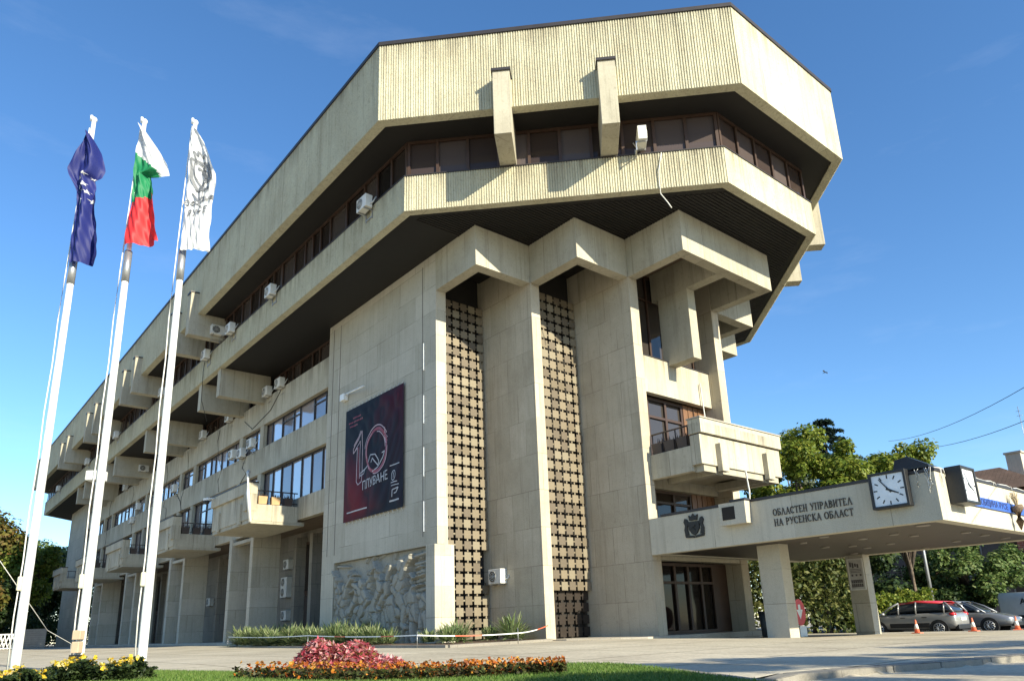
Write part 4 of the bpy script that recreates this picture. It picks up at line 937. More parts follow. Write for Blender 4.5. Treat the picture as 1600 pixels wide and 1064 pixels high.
for (x0, y0), (x1, y1) in (((9.05, 7.35), (8.5, 6.4)), ((8.5, 6.4), (7.82, 5.2)), ((7.82, 5.2), (6.95, 3.6))):
    c = ((x0 + x1) / 2 + .1, (y0 + y1) / 2 - .05); L = math.hypot(x1 - x0, y1 - y0); b.obox(c, ((x1 - x0) / L, (y1 - y0) / L), L / 2, .06, -.2, .06)
tag(b.build('lawn_edging', M['kerb']), kind='structure')

# leaf-clump plants: quads scattered over a shape
def leaves(P, size, rg, up=.6, aspect=.55, out=None):
    n = len(P); N = rg.normal(size=(n, 3)); N[:, 2] = np.abs(N[:, 2]) * 1 + up
    if out is not None: N = N * .6 + out * .9
    N /= np.linalg.norm(N, axis=1)[:, None]; A = np.cross(N, rg.normal(size=(n, 3))); A /= np.linalg.norm(A, axis=1)[:, None] + 1e-9; Bv = np.cross(N, A)
    s = size * rg.uniform(.6, 1.3, n)[:, None]
    V = np.stack([P - A * s * .5, P + Bv * s * aspect * .5 + N * s * .08, P + A * s * .5, P - Bv * s * aspect * .5 + N * s * .08], 1).reshape(-1, 3)
    return V, np.arange(4 * n).reshape(-1, 4)
def leafobj(name, parts, label=None, cat=None, kind=None, group=None, parent=None):
    """parts: list of (V,F,material) merged into one object"""
    Vs = []; Fs = []; mi = []; o = 0
    for i, (V, F, m) in enumerate(parts): Vs.append(V); Fs.append(F + o); mi.append(np.full(len(F), i)); o += len(V)
    me = raw_mesh(name, np.concatenate(Vs), np.concatenate(Fs), parts[0][2])
    for p in parts[1:]: me.materials.append(p[2])
    me.polygons.foreach_set('material_index', np.concatenate(mi).astype(np.int32))
    ob = bpy.data.objects.new(name, me); C.objects.link(ob)
    if parent is not None: ob.parent = parent
    return tag(ob, label, cat, group, kind)
green_low = leafmat('bedding_leaves', [(.025, .05, .012), (.05, .09, .02), (.09, .12, .03)], .3)
# marigolds along the curved edge
def along(pts, n, rg, width):
    pts = np.array(pts, float); seg = np.linalg.norm(np.diff(pts, axis=0), axis=1); cum = np.concatenate([[0], np.cumsum(seg)]); t = rg.uniform(0, cum[-1], n)
    i = np.clip(np.searchsorted(cum, t) - 1, 0, len(seg) - 1); q = ((t - cum[i]) / seg[i])[:, None]; p = pts[i] * (1 - q) + pts[i + 1] * q
    nn = (pts[i + 1] - pts[i]) / seg[i][:, None]; nn = np.stack([-nn[:, 1], nn[:, 0]], -1); w_ = np.interp(t, cum, width) if hasattr(width, '__len__') else width
    return p + nn * (rg.uniform(-1, 1, n) * w_)[:, None]
rg = np.random.default_rng(2)
MG = [(3.7, 9.2), (4.7, 9.55), (5.6, 9.6), (6.6, 9.0), (7.7, 8.15)]
p = along(MG, 13000, rg, [.75, .9, .8, .5, .3]); p = p[np.sin(p[:, 0] * 7 + p[:, 1] * 3) * .25 + np.sin(p[:, 0] * 17 - p[:, 1] * 11) * .25 + rg.random(len(p)) > .25]; z = vlz(p[:, 0], p[:, 1]); hh = .17
pl = np.column_stack([p, z + rg.uniform(0, hh, len(p)) ** 1.0])
VL, FL = leaves(pl, .07, rg); nf = 1500; pf = along(MG, nf, rg, [.7, .8, .7, .42, .22]); zf = vlz(pf[:, 0], pf[:, 1]) + hh * rg.uniform(.35, 1.45, nf)
kk = np.sin(pf[:, 0] * 7 + pf[:, 1] * 3) * .3 + np.sin(pf[:, 0] * 17 - pf[:, 1] * 11) * .3 + rg.random(nf) > .3; PF = np.column_stack([pf, zf])[kk]; nf = len(PF); fl = []; 
petal = leafmat('marigold_petals', [(.36, .08, .012), (.52, .18, .02), (.58, .32, .05), (.42, .10, .012), (.18, .035, .012), (.5, .26, .08)], .3)
PFm = np.repeat(PF, 3, 0) + rg.normal(size=(nf * 3, 3)) * .012
VF, FF = leaves(PFm, .047, rg, .3, .9)
leafobj('marigold_bed', [(VL, FL, leafmat('marigold_leaves', [(.03, .022, .01), (.045, .06, .016), (.07, .04, .015), (.08, .10, .025), (.03, .04, .012)], .3)), (VF, FF, petal)], 'low bed of orange and yellow marigolds curving along the lawn edge', 'flowers', 'stuff')
# coleus mound
rg = np.random.default_rng(3); n = 15000
q = rg.uniform(-1, 1, (n, 2)); q = q[np.hypot(q[:, 0], q[:, 1]) < 1]; q2 = q
ex, ey = np.array([.771, -.636]), np.array([.636, .771])
xy = np.array([5.45, 10.55]) + q[:, :1] * ex * .98 + q[:, 1:] * ey * .6
prof = np.clip(1 - np.hypot(q[:, 0], q[:, 1]) ** 4.5, 0, 1) * (.47 + .06 * np.sin(q[:, 0] * 9) - .14 * np.clip(q[:, 0] - .2, 0, 1) + .05 * np.cos(q[:, 0] * 4 + 1.2))
zz = vlz(xy[:, 0], xy[:, 1]) + prof * np.sqrt(rg.uniform(.25, 1.1, len(q)))
coleus = leafmat('coleus_leaves', [(.50, .05, .09), (.66, .22, .25), (.36, .025, .06), (.76, .50, .48), (.20, .02, .035), (.16, .12, .03), (.58, .09, .13)], .35)
V, F = leaves(np.column_stack([xy, zz]), .135, rg, .5, .36)
leafobj('coleus_bed', [(V, F, coleus)], 'mound of crimson pink coleus leaves behind the marigolds', 'flowers', 'stuff')
# yellow and white flowering shrub strip
rg = np.random.default_rng(6); YB = [(-.3, 11.6), (.9, 11.55), (1.5, 11.15), (2.05, 10.75), (2.5, 10.25)]
def heap(n, rg, top):
    p = along(YB, n, rg, [.5, .5, .45, .42, .3]); s = p[:, 0]; hgt = .12 + .11 * np.clip((s - 1.2) / .6, 0, 1) + .05 * np.sin(s * 11) + .03 * np.sin(s * 23 + 1)
    return np.column_stack([p, vlz(p[:, 0], p[:, 1]) + hgt * (rg.uniform(.8, 1.15, n) if top else np.sqrt(rg.uniform(.0, 1.05, n)))])
V, F = leaves(heap(13000, rg, 0), .06, rg); pf = heap(160, rg, 1); pf[:, 2] += .02; PFm = np.repeat(pf, 5, 0) + rg.normal(size=(len(pf) * 5, 3)) * .014
VF, FF = leaves(PFm, .055, rg, .3, .9); yel = leafmat('yellow_petals', [(.68, .48, .03), (.72, .58, .07), (.6, .36, .02), (.74, .70, .42)], .3)
leafobj('yellow_flower_bed', [(V, F, leafmat('flower_shrub_leaves', [(.012, .022, .008), (.03, .05, .014), (.05, .075, .02)], .25)), (VF, FF, yel)], 'dark leafy strip of yellow and white flowers at the feet of the flagpoles', 'flowers', 'stuff')

# planting bed against the walls
BED = [(14.45, 41.6), (13.7, 30), (13.75, 19.9), (16.5, 20.3), (19.1, 20.95), (19.27, 21.3), (19.27, 24.7), (16.13, 24.1), (16.13, 41.6)]
b = MB(); b.prism(BED, -.2, .24); tag(b.build('planting_bed', M['soil']), kind='structure')
b = MB()
for (x0, y0), (x1, y1) in zip(BED[:5], BED[1:6]):
    L = math.hypot(x1 - x0, y1 - y0); b.obox(((x0 + x1) / 2, (y0 + y1) / 2), ((x1 - x0) / L, (y1 - y0) / L), L / 2, .1, -.2, .255)
tag(b.build('bed_kerb', M['kerb']), kind='structure')
tuftm = leafmat('strap_leaves', [(.09, .13, .05), (.15, .21, .08), (.24, .29, .13), (.34, .36, .2)], .3, .5)
def tuft(r, h, n, seed):
    rg = np.random.default_rng(seed); V = []; F = []; o = 0
    a = rg.uniform(0, 2 * np.pi, n); el = rg.uniform(.15, 1.35, n); L = h * rg.uniform(.7, 1.2, n); w = .032 * rg.uniform(.7, 1.2, n); bx = rg.uniform(-.12, .12, (n, 2)) * r * 3
    for i in range(n):
        d = np.array([math.cos(a[i]), math.sin(a[i])]); s = np.array([-d[1], d[0]]); P0 = np.array([bx[i, 0], bx[i, 1], 0]); pts = []
        for t, ww in ((0, .7), (.45, 1), (.8, .7), (1, .08)):
            hr = L[i] * t * math.cos(el[i]) + .12 * L[i] * t * t; hz = L[i] * t * math.sin(el[i]) - .28 * L[i] * t * t * math.cos(el[i]) + .04
            c = P0 + np.array([d[0] * hr, d[1] * hr, hz]); pts.append((c + np.append(s, 0) * w[i] * ww, c - np.append(s, 0) * w[i] * ww))
        for k in range(4): V += [pts[k][0], pts[k][1]]
        for k in range(3): F.append([o + 2 * k, o + 2 * k + 1, o + 2 * k + 3, o + 2 * k + 2])
        o += 8
    return raw_mesh('tuft', V, F, tuftm)
tms = [tuft(.5, h, n, s) for h, n, s in ((.9, 210, 1), (.78, 180, 2), (1.02, 230, 3), (.6, 120, 4))]
rnd = random.Random(12); spots = []
for i in range(24): spots.append((14.75 + rnd.uniform(-.3, .45), 41.0 - i * .62 + rnd.uniform(-.2, .2), 0))
for i in range(9): spots.append((15.75 + rnd.uniform(-.3, .3), 38.5 - i * 1.3, 0))
spots += [(14.3, 24.6, 3), (15.3, 23.4, 3), (16.3, 22.9, 1), (15.4, 22.3, 3), (18.1, 22.0, 2), (17.6, 22.6, 3), (18.6, 22.2, 3)]
for i, (x, y, k) in enumerate(spots):
    m_ = tms[k if k else rnd.randrange(3)]; o = bpy.data.objects.new('strap_leaf_plant', m_); C.objects.link(o); o.location = (x, y, .27); o.rotation_euler = (0, 0, rnd.uniform(0, 6)); sc_ = rnd.uniform(.85, 1.1); o.scale = (sc_, sc_, sc_)
    if i < 33: tag(o, 'green strap leaved plant in the long clump in front of the relief wall', 'plant', 'strap leaved plants in the wall bed')
    elif i < 37: tag(o, 'small sparse strap leaved plant in front of the sunlit wall end and first grille', 'plant', 'sparse plants by the first grille')
    else: tag(o, 'spiky strap leaved plant at the foot of the stepped pier with the air conditioner', 'plant', 'spiky plants by the stepped pier')
# barrier tape
t = thing('barrier_tape', 'red and white barrier tape stretched in front of the planting bed', 'tape', (14.2, 30, .6))
def tape_run(pts, name):
    wb = MB(); rb = MB(); pts = [Vector(p) for p in pts]; acc = 0
    for a, c in zip(pts, pts[1:]):
        L = (c - a).length; n = max(1, int(L / .3))
        for i in range(n):
            p = a + (c - a) * i / n; q = a + (c - a) * (i + 1) / n; sg = -.05 * 4 * (i / n) * (1 - i / n); sg2 = -.05 * 4 * ((i + 1) / n) * (1 - (i + 1) / n)
            tgt = rb if (int((acc + i) / 3) % 4 == 3 and p.y < 30) else wb
            tgt.add([(p.x, p.y, p.z + sg), (q.x, q.y, q.z + sg2), (q.x, q.y, q.z + sg2 + .035), (p.x, p.y, p.z + sg + .035), (p.x + .006, p.y, p.z + sg), (q.x + .006, q.y, q.z + sg2), (q.x + .006, q.y, q.z + sg2 + .035), (p.x + .006, p.y, p.z + sg + .035)], [(3, 2, 1, 0), (4, 5, 6, 7)])
        acc += n
    wb.build(name, M['white'], t); rb.build('red_stripe', plain('tape_red', (.6, .12, .06), .5), t)
tape_run([(14.15, 41.2, .72), (13.62, 30, .66), (13.62, 21.5, .56), (17.0, 20.3, .5), (19.25, 21.2, .72)], 'tape')
b = MB()
for x, y in ((14.15, 41.2), (13.62, 30), (13.62, 21.5), (17.0, 20.3)): b.tube([(x, y, .1), (x, y, .7)], .012, 5)
b.build('stake', M['steel'], t)

# ================================================================== FLAGPOLES AND FLAGS
RH = Vector((.771, -.636, 0)).normalized(); DH = Vector((.636, .771, 0)).normalized()
POLES = [(1.70, 15.04), (2.50, 14.35), (3.31, 13.70)]
TOPS = [11.05, 10.95, 10.9]
FP = []
for i, ((x, y), zt) in enumerate(zip(POLES, TOPS)):
    t = thing('flagpole', ['white flagpole flying the blue starred flag', 'white flagpole flying the white green and red flag, with beige boxes at its foot', 'white flagpole flying the white flag with the grey emblem'][i], 'flagpole', (x, y, .1), 0, 'white flagpoles on the lawn')
    b = MB(); zs = [-.1, .5, 3.4, 7.55, 7.6, zt]; b.tube([(x, y, z) for z in zs], [.078, .076, .068, .06, .047, .04], 14); b.build('pole', M['polepaint'], t)
    b = MB(); b.tube([(x, y, 7.35), (x, y, 8.0)], .069, 12); b.build('sleeve', M['steel'], t)
    b = MB(); b.tube([Vector((x, y, zt)) - RH * .05, Vector((x, y, zt + .12)) - RH * .06], .03, 6); b.ball((x, y, zt + .02), .06); b.build('finial', M['white'], t)
    b = MB(); c = Vector((x, y, 0)) - RH * .10 - DH * .03; b.tube([c + Vector((0, 0, .3 + k * .9)) - RH * (.02 * (k % 2)) for k in range(9)] + [c + Vector((0, 0, zt - .2)) + RH * .05], .012, 5); b.build('halyard', M['offwhite'], t)
    b = MB(); b.prism([(-.04, -.03), (.04, -.03), (.04, .03), (-.04, .03)], 0, .24); b.xf(lambda a, c_, d: (x - RH.x * .09 - DH.x * .05 + a, y - RH.y * .09 - DH.y * .05 + c_, 1.62 + d)); b.build('cleat_cover', plain('yellowed_plastic', (.55, .52, .36), .5), t, bevel=.02)
def pole_at(i, z): return Vector((*POLES[i], z))
UPX = .0127
def zpx(y): return 10.8 - (y - 200) * (2.8 / 191)
class Flag:
    def __init__(s, i, rows, amp, fr, ph): s.i = i; s.rows = rows; s.amp = amp; s.fr = fr; s.ph = ph
    def pt(s, u, v, off=0.):
        """u 0..1 across, v = pixel-like drop"""
        ys = [r[0] for r in s.rows]; a = float(np.interp(v, ys, [r[1] for r in s.rows])); b_ = float(np.interp(v, ys, [r[2] for r in s.rows]))
        tw = float(np.interp(v, ys, [r[3] for r in s.rows])); sg = float(np.interp(u, [0, 1], [0, tw]))
        x = (a + (b_ - a) * u) * UPX; d = s.amp * math.sin(s.fr * u * 6.28 + s.ph + v * .02) * (.15 + .85 * u) + .05 * math.sin(v * .045 + u * 3) + .022 * math.sin(u * 19 + v * .11 + s.ph) * (.3 + u) + .014 * math.sin(u * 31 - v * .19)
        p = pole_at(s.i, zpx(v + sg)) + RH * x + DH * (d - .12) - DH * off
        return tuple(p)
def flag(F, name, label, colfn, mats, v0, v1, nu=26, nv=70):
    b = MB(); P = [F.pt(i / nu, v0 + (v1 - v0) * j / nv) for j in range(nv + 1) for i in range(nu + 1)]; o = 0; b.v = P
    for j in range(nv):
        for i in range(nu):
            b.f.append([j * (nu + 1) + i, j * (nu + 1) + i + 1, (j + 1) * (nu + 1) + i + 1, (j + 1) * (nu + 1) + i][::-1]); b.m.append(colfn((i + .5) / nu, v0 + (v1 - v0) * (j + .5) / nv)); b.sm.append(True)
    return tag(b.build(name, mats), label, 'flag', 'flags on the flagpoles')
def cloth(name, col):
    m, t, p = _mat(name); tc = _n(t, 'ShaderNodeTexCoord'); no = _n(t, 'ShaderNodeTexNoise', i_Scale=4.); t.links.new(tc.outputs['Object'], no.inputs[0])
    r = _ramp(t, [(.3, tuple(c * .9 for c in col)), (.7, col)]); t.links.new(no.outputs[0], r.inputs[0]); t.links.new(r.outputs[0], p.inputs['Base Color']); p.inputs['Roughness'].default_value = .6
    tr = _n(t, 'ShaderNodeBsdfTranslucent'); t.links.new(r.outputs[0], tr.inputs[0]); mx = _n(t, 'ShaderNodeMixShader'); mx.inputs[0].default_value = .3
    t.links.new(p.outputs[0], mx.inputs[1]); t.links.new(tr.outputs[0], mx.inputs[2]); t.links.new(mx.outputs[0], t.nodes['Material Output'].inputs[0]); return m
CW, CG, CR, CB = cloth('white_cloth', (.74, .75, .76)), cloth('green_cloth', (.012, .24, .09)), cloth('red_cloth', (.72, .035, .04)), cloth('blue_cloth', (.014, .022, .17))
#          drop  left right twist
F0 = Flag(0, [(212, 0, 3, 0), (235, -9, 17, 0), (258, -20, 27, 6), (266, -23, 24, 10), (276, -20, 14, 4), (300, -7, 19, 0), (350, -3, 31, 0), (396, 0, 40, 2), (408, 0, 38, 0)], .16, 1.3, .6)
F1 = Flag(1, [(205, 0, 4, 0), (225, 0, 24, 6), (245, -1, 42, 12), (262, -2, 49, 14), (272, -3, 35, 6), (278, -3, 20, 0), (300, -3, 30, 0), (350, -2, 43, 0), (387, 0, 51, -3)], .15, 1.2, 2.0)
F2 = Flag(2, [(206, 0, 5, 0), (230, 1, 21, 0), (255, 2, 33, 0), (285, 2, 47, 0), (305, 1, 51, 0), (330, 2, 48, 0), (362, 3, 41, 0), (390, 2, 43, 4), (396, 2, 40, 0)], .10, .8, .3)
f0 = flag(F0, 'blue_flag', 'crumpled dark blue flag with white stars on the flagpole farthest from the building', lambda u, v: 0, [CB], 212, 408)
f1 = flag(F1, 'tricolour_flag', 'limp white green and red striped flag on the middle flagpole', lambda u, v: 0 if v < 246 + u * 26 else (1 if v < 320 - u * 8 else 2), [CW, CG, CR], 205, 387)
f2 = flag(F2, 'white_flag', 'white flag with grey emblem and lettering on the flagpole nearest the building', lambda u, v: 0, [CW], 206, 396)
b = MB()
for u, v, r in ((.62, 272, 4), (.93, 274, 3), (.5, 280, 4.5), (.62, 291, 4.5), (.72, 304, 4), (.86, 316, 4), (.45, 318, 2.5), (.28, 296, 2.5)):
    pts = []
    wpx = 26
    for k in range(10): rr = r * (1 if k % 2 == 0 else .42); a = k * math.pi / 5; pts.append(F0.pt(u + rr * math.sin(a) / wpx, v - rr * math.cos(a), .016))
    b.add(pts + [F0.pt(u, v, .016)], [(k, (k + 1) % 10, 10) for k in range(10)])
b.build('star', cloth('pale_stars', (.8, .8, .78)), f0)
gry = cloth('grey_print', (.22, .23, .25))
b = MB()
def fstrip(pts, w):
    for (u0, v0), (u1, v1) in zip(pts, pts[1:]):
        n = 6; du, dv = (u1 - u0) * 38, v1 - v0; L = math.hypot(du, dv) or 1; ox, oy = -dv / L * w * .8 / 38, du / L * w * .8
        for k in range(n):
            a, c = k / n, (k + 1) / n; A = (u0 + (u1 - u0) * a, v0 + (v1 - v0) * a); Cc = (u0 + (u1 - u0) * c, v0 + (v1 - v0) * c)
            b.add([F2.pt(A[0] + ox, A[1] + oy, .016), F2.pt(A[0] - ox, A[1] - oy, .016), F2.pt(Cc[0] - ox, Cc[1] - oy, .016), F2.pt(Cc[0] + ox, Cc[1] + oy, .016)], [(0, 1, 2, 3)])
fstrip([(.12, 258), (.1, 285), (.3, 304), (.62, 304), (.86, 290), (.8, 262), (.12, 258)], 2.2); fstrip([(.22, 262), (.2, 283), (.4, 296), (.7, 290), (.74, 266), (.22, 262)], 1.2)
fstrip([(.3, 258), (.25, 246), (.42, 252), (.5, 244), (.6, 252), (.74, 248), (.7, 258)], 2.); fstrip([(.62, 266), (.5, 275), (.6, 286), (.4, 300), (.45, 318)], 3.5); fstrip([(.35, 270), (.55, 272), (.7, 282)], 2.5); fstrip([(.15, 308), (.4, 322), (.8, 308)], 1.2)
for txt, v, sz in (('Община', 324, 11.5), ('РУСЕ', 341, 13)):
    q = font_mb(txt, sz, 0, .2); q.xf(lambda x, y, z, vv=v: F2.pt(.47 + x / 40, vv - y, .016)); b.add(q.v, q.f)
b.build('printed_emblem', gry, f2)
t = thing('notice_box', 'two beige boxes strapped one above the other on the middle flagpole', 'box', (2.42, 14.2, .6)); c = Vector((2.5, 14.35, 0)) - DH * .14 + RH * .03
for z0, h, w in ((.58, .18, .06), (.79, .15, .068)): MB().obox((c.x, c.y), (RH.x, RH.y), w, .07, z0, z0 + h).build('box', plain('beige_card', (.50, .37, .25), .8), t, bevel=.01)
MB().obox((c.x, c.y), (RH.x, RH.y), .09, .05, .5, .555).build('base', M['black'], t)
t = thing('pole_floodlight', 'white floodlight clamped to the middle flagpole halfway up', 'lamp', (2.4, 14.3, 3.5)); c = Vector((2.5, 14.35, 0)) + RH * -.02
b = MB(); c2 = c - RH * .12 + DH * .10; b.obox((c2.x, c2.y), (RH.x, RH.y), .15, .1, 3.5, 3.68); b.build('housing', M['offwhite'], t, bevel=.02)
b = MB(); b.tube([(c2.x, c2.y, 3.5), (c.x, c.y, 3.3)], .03, 6); b.build('arm', M['white'], t)

# ================================================================== TREES
def tree(name, label, loc, blobs, n, size, mat, trunk, group=None, seed=0, cat='tree', limbs=True, droop=0, flat=.75, fill=.5, trunk_mat=None):
    """blobs: (dx,dy,dz,r) crown clumps relative to loc; trunk: (radius,height)"""
    rg = np.random.default_rng(seed); t = thing(name, label, cat, loc, 0, group); rnd = random.Random(seed); L = Vector(loc)
    b = MB(); tr, th = trunk; bend = [L + Vector((rnd.uniform(-.15, .15) * i, rnd.uniform(-.15, .15) * i, th * i / 4 - (.3 if i == 0 else 0))) for i in range(5)]
    b.tube(bend, [tr, tr * .85, tr * .72, tr * .6, tr * .5], 9)
    if limbs:
        for dx, dy, dz, r in blobs[:26]:
            e = L + Vector((dx, dy, dz)); s = bend[rnd.choice([2, 3, 4])]; m_ = s.lerp(e, .5) + Vector((rnd.uniform(-.3, .3), rnd.uniform(-.3, .3), .25 * r)); b.tube([s, m_, e, e + (e - m_) * .1], [tr * .42, tr * .3, tr * .16, tr * .05], 6)
    b.build('trunk', trunk_mat or M['bark'], t)
    vol = np.array([q[3] ** 2 for q in blobs]); pr_ = vol / vol.sum(); idx = rg.choice(len(blobs), n, p=pr_); bl = np.array(blobs)[idx]
    d = rg.normal(size=(n, 3)); d /= np.linalg.norm(d, axis=1)[:, None]; rad = rg.uniform(fill ** 3, 1.08, n) ** (1 / 3)
    P = bl[:, :3] + d * (bl[:, 3] * rad)[:, None] * np.array([1, 1, flat]); P[:, 2] -= droop * np.hypot(d[:, 0], d[:, 1]) ** 2 * bl[:, 3] * .5
    # break the outline with sub-clumps
    cl = rg.normal(size=(len(blobs) * 14, 3)); key = rg.integers(0, 14, n) + idx * 14; P += cl[key] * (bl[:, 3] * .13)[:, None]
    V, F = leaves(P, size, rg, .5, .6, d)
    ob = leafobj('crown', [(V, F, mat)], parent=t); return t
def blobset(c, R_, H_, n, r0, r1, seed, top=1.):
    rnd = random.Random(seed); out = []
    while len(out) < n:
        x, y, z = (rnd.uniform(-1, 1) for _ in range(3))
        if x * x + y * y + z * z > 1 or (x * x + y * y + z * z < .2 and rnd.random() < .6): continue
        out.append((c[0] + x * R_, c[1] + y * R_, c[2] + z * H_, rnd.uniform(r0, r1)))
    return out
LM = leafmat('yellow_green_leaves', [(.07, .12, .015), (.13, .19, .024), (.20, .25, .033), (.29, .30, .05), (.10, .16, .02)], .4)
LD = leafmat('dark_green_leaves', [(.012, .03, .01), (.025, .05, .014), (.045, .075, .02), (.08, .11, .03)], .3)
LW = leafmat('mid_green_leaves', [(.05, .09, .02), (.09, .15, .035), (.15, .21, .06), (.22, .26, .09)], .35)
LN = leafmat('blue_green_needles', [(.012, .028, .018), (.022, .045, .03), (.035, .06, .04)], .1)
LA = leafmat('autumn_leaves', [(.05, .06, .015), (.10, .11, .02), (.16, .14, .03), (.15, .09, .03), (.06, .085, .02)], .3)
LG = leafmat('grey_green_leaves', [(.08, .11, .06), (.13, .16, .09), (.18, .2, .12)], .3)
LH = leafmat('ivy_leaves', [(.02, .036, .01), (.055, .08, .018), (.12, .135, .035), (.22, .22, .075)], .3)
tree('maple_tree', 'broad yellow green leafy tree rising behind the entrance canopy', (44.0, 23.1, -.45), blobset((0, 0, 8.7), 5.3, 4.3, 72, .6, 1.15, 3), 48000, .27, LM, (.32, 5), seed=3)
tree('maple_tree', 'airy yellow green tree with visible branches right of the broad tree behind the canopy', (47.9, 19.2, -.45), blobset((0, 0, 9.5), 2.7, 2.1, 26, .45, .8, 5), 9500, .25, LM, (.2, 7), seed=5)
tree('maple_tree', 'lower bright green tree between the entrance balcony and the canopy roof', (40.2, 28.2, -.45), blobset((0, 0, 6.4), 3.6, 2.7, 34, .5, 1.0, 7), 17000, .25, LM, (.24, 4), seed=7)
tree('walnut_tree', 'drooping mid green tree over the parked cars behind the canopy', (56.3, 19.4, -.45), blobset((0, 0, 4.0), 3.2, 2.4, 30, .55, 1.0, 9), 16000, .28, LW, (.3, 2.6), seed=9, droop=1.2)
tree('grey_tree', 'thin grey green poplar top beside the entrance balcony', (50.2, 27.4, -.45), [(rnd.uniform(-.9, .9), rnd.uniform(-.9, .9), 7 + i * .62, 1.0 - .05 * i) for i in range(12)], 4200, .26, LG, (.2, 9), seed=11)
tree('linden_tree', 'dark leafy tree standing between the broad tree and the brick house', (51.5, 24.5, -.45), blobset((0, 0, 3.6), 3.4, 2.8, 14, 1., 1.6, 13), 12000, .34, LD, (.3, 3), seed=13)
def conifer(name, label, loc, h, r, n, mat, seed):
    rg = np.random.default_rng(seed); t = thing(name, label, 'tree', loc); b = MB(); L = Vector(loc); b.tube([L - Vector((0, 0, .3)), L + Vector((0, 0, h * .97))], .3, 8, r1=.03); b.build('trunk', M['bark'], t)
    tiers = 22; ti = rg.integers(0, tiers, n); nb = 9; bi = rg.integers(0, nb, n); f = ti / tiers
    ang = bi * 2 * np.pi / nb + ti * .7 + rg.normal(size=n) * .10; q = np.sqrt(rg.uniform(.02, 1, n)); rad = r * (1 - f) ** .62 * q * (1 + .22 * np.sin(ti * 5 + bi * 3))
    P = np.column_stack([np.cos(ang) * rad, np.sin(ang) * rad, h * (.1 + .9 * f) - rad * .22 + .1 * np.sin(q * 3) + rg.normal(size=n) * .07])
    V, F = leaves(P, .36, rg, .5, .35); leafobj('crown', [(V, F, mat)], parent=t)
conifer('spruce_tree', 'dark blue green spruce tip showing above the broad leafy tree', (57.0, 27.9, -.45), 17.2, 5.4, 22000, LN, 4)
# ivy hedge under the canopy
def hedge(name, label, pts, h, wd, n, mat, seed, size=.22, cat='hedge'):
    rg = np.random.default_rng(seed); p = along(pts, n, rg, wd); s = np.sin(p[:, 0] * 1.7 + p[:, 1] * 1.1) * .5 + np.sin(p[:, 0] * 4.1 - p[:, 1] * 2.7) * .3
    P = np.column_stack([p, -.4 + (h + s * .45) * np.sqrt(rg.uniform(.0, 1, n))]); V, F = leaves(P, size, rg, .2); o = leafobj(name, [(V, F, mat)], label, cat)
    return o
hedge('ivy_hedge', 'tall shaggy ivy covered hedge seen under the canopy between its pillars', [(33.6, 25.6), (36.2, 22.6), (38.6, 20.6), (40.6, 20.0)], 4.3, .9, 11000, LH, 21, .27)
hedge('shrub_border', 'loose yellow green shrubs behind the second canopy pillar', [(43.5, 21.6), (46.0, 19.9), (48.3, 18.9)], 2.2, .8, 5000, LM, 22, .24, 'shrub')
hedge('laurel_hedge', 'dark hedge closing the street behind the parked cars', [(50.5, 21.8), (56.5, 18.6)], 2.6, 1., 7000, LD, 23, .3)
# trees past the far end of the building
for i, (x, y, hh, rr, lab, mt, sd) in enumerate([
    (5.5, 96, 14.5, 5.8, 'tall tree with brown tinged autumn leaves beyond the flagpoles', LA, 31), (12.5, 118, 15.5, 5.5, 'olive green tree beside the far end of the building', LM, 32),
    (-2.5, 88, 11.5, 5.0, 'rusty brown low tree at the far edge of the square', LA, 33), (17.0, 138, 17, 6.0, 'big green tree peeping over the far end of the building', LW, 34),
    (9.0, 104, 8.5, 4.2, 'dark shaded tree behind the corrugated hoarding', LD, 35), (16.5, 127, 13.5, 4.8, 'dark tree filling the gap at the far corner of the building', LD, 36), (2.5, 112, 12, 5.0, 'dark green tree behind the brown autumn trees', LD, 37)]):
    tree('park_tree', lab, (x, y, .2), blobset((0, 0, hh - rr * .95), rr * .72, rr * .85, 20, rr * .22, rr * .38, sd), 13000, .5, mt, (.35, hh * .35), 'trees at the far end of the square', sd)
hedge('park_thicket', 'tall dark thicket just past the far corner of the building', [(13, 121), (19, 131), (27, 143)], 9.5, 1.8, 9000, LD, 39, .5)
hedge('park_undergrowth', 'dark undergrowth below the trees at the far end of the square', [(-10, 86), (-4, 92), (4, 101), (10, 112), (17, 126), (24, 136)], 4.2, 1.8, 13000, LD, 38, .45)
# trees standing behind the viewer that throw the dappled shade on the lawn and kerb
for i, (x, y, zc, r, n, sd) in enumerate([(7.0, -9.5, 7.6, 2.7, 5600, 51), (12.8, -9.0, 6.7, 3.1, 8500, 52), (18.5, -10.5, 7.0, 3.2, 8500, 53), (1.9, -8.6, 6.3, 2.3, 3000, 54)]):
    tree('street_tree', 'roadside tree behind the viewer shading the front lawn', (x, y, -.2), blobset((0, 0, zc), r, r * .5, 12, .55, .95, sd), n, .24, LW, (.16, zc * .6), 'roadside trees behind the viewer', sd)
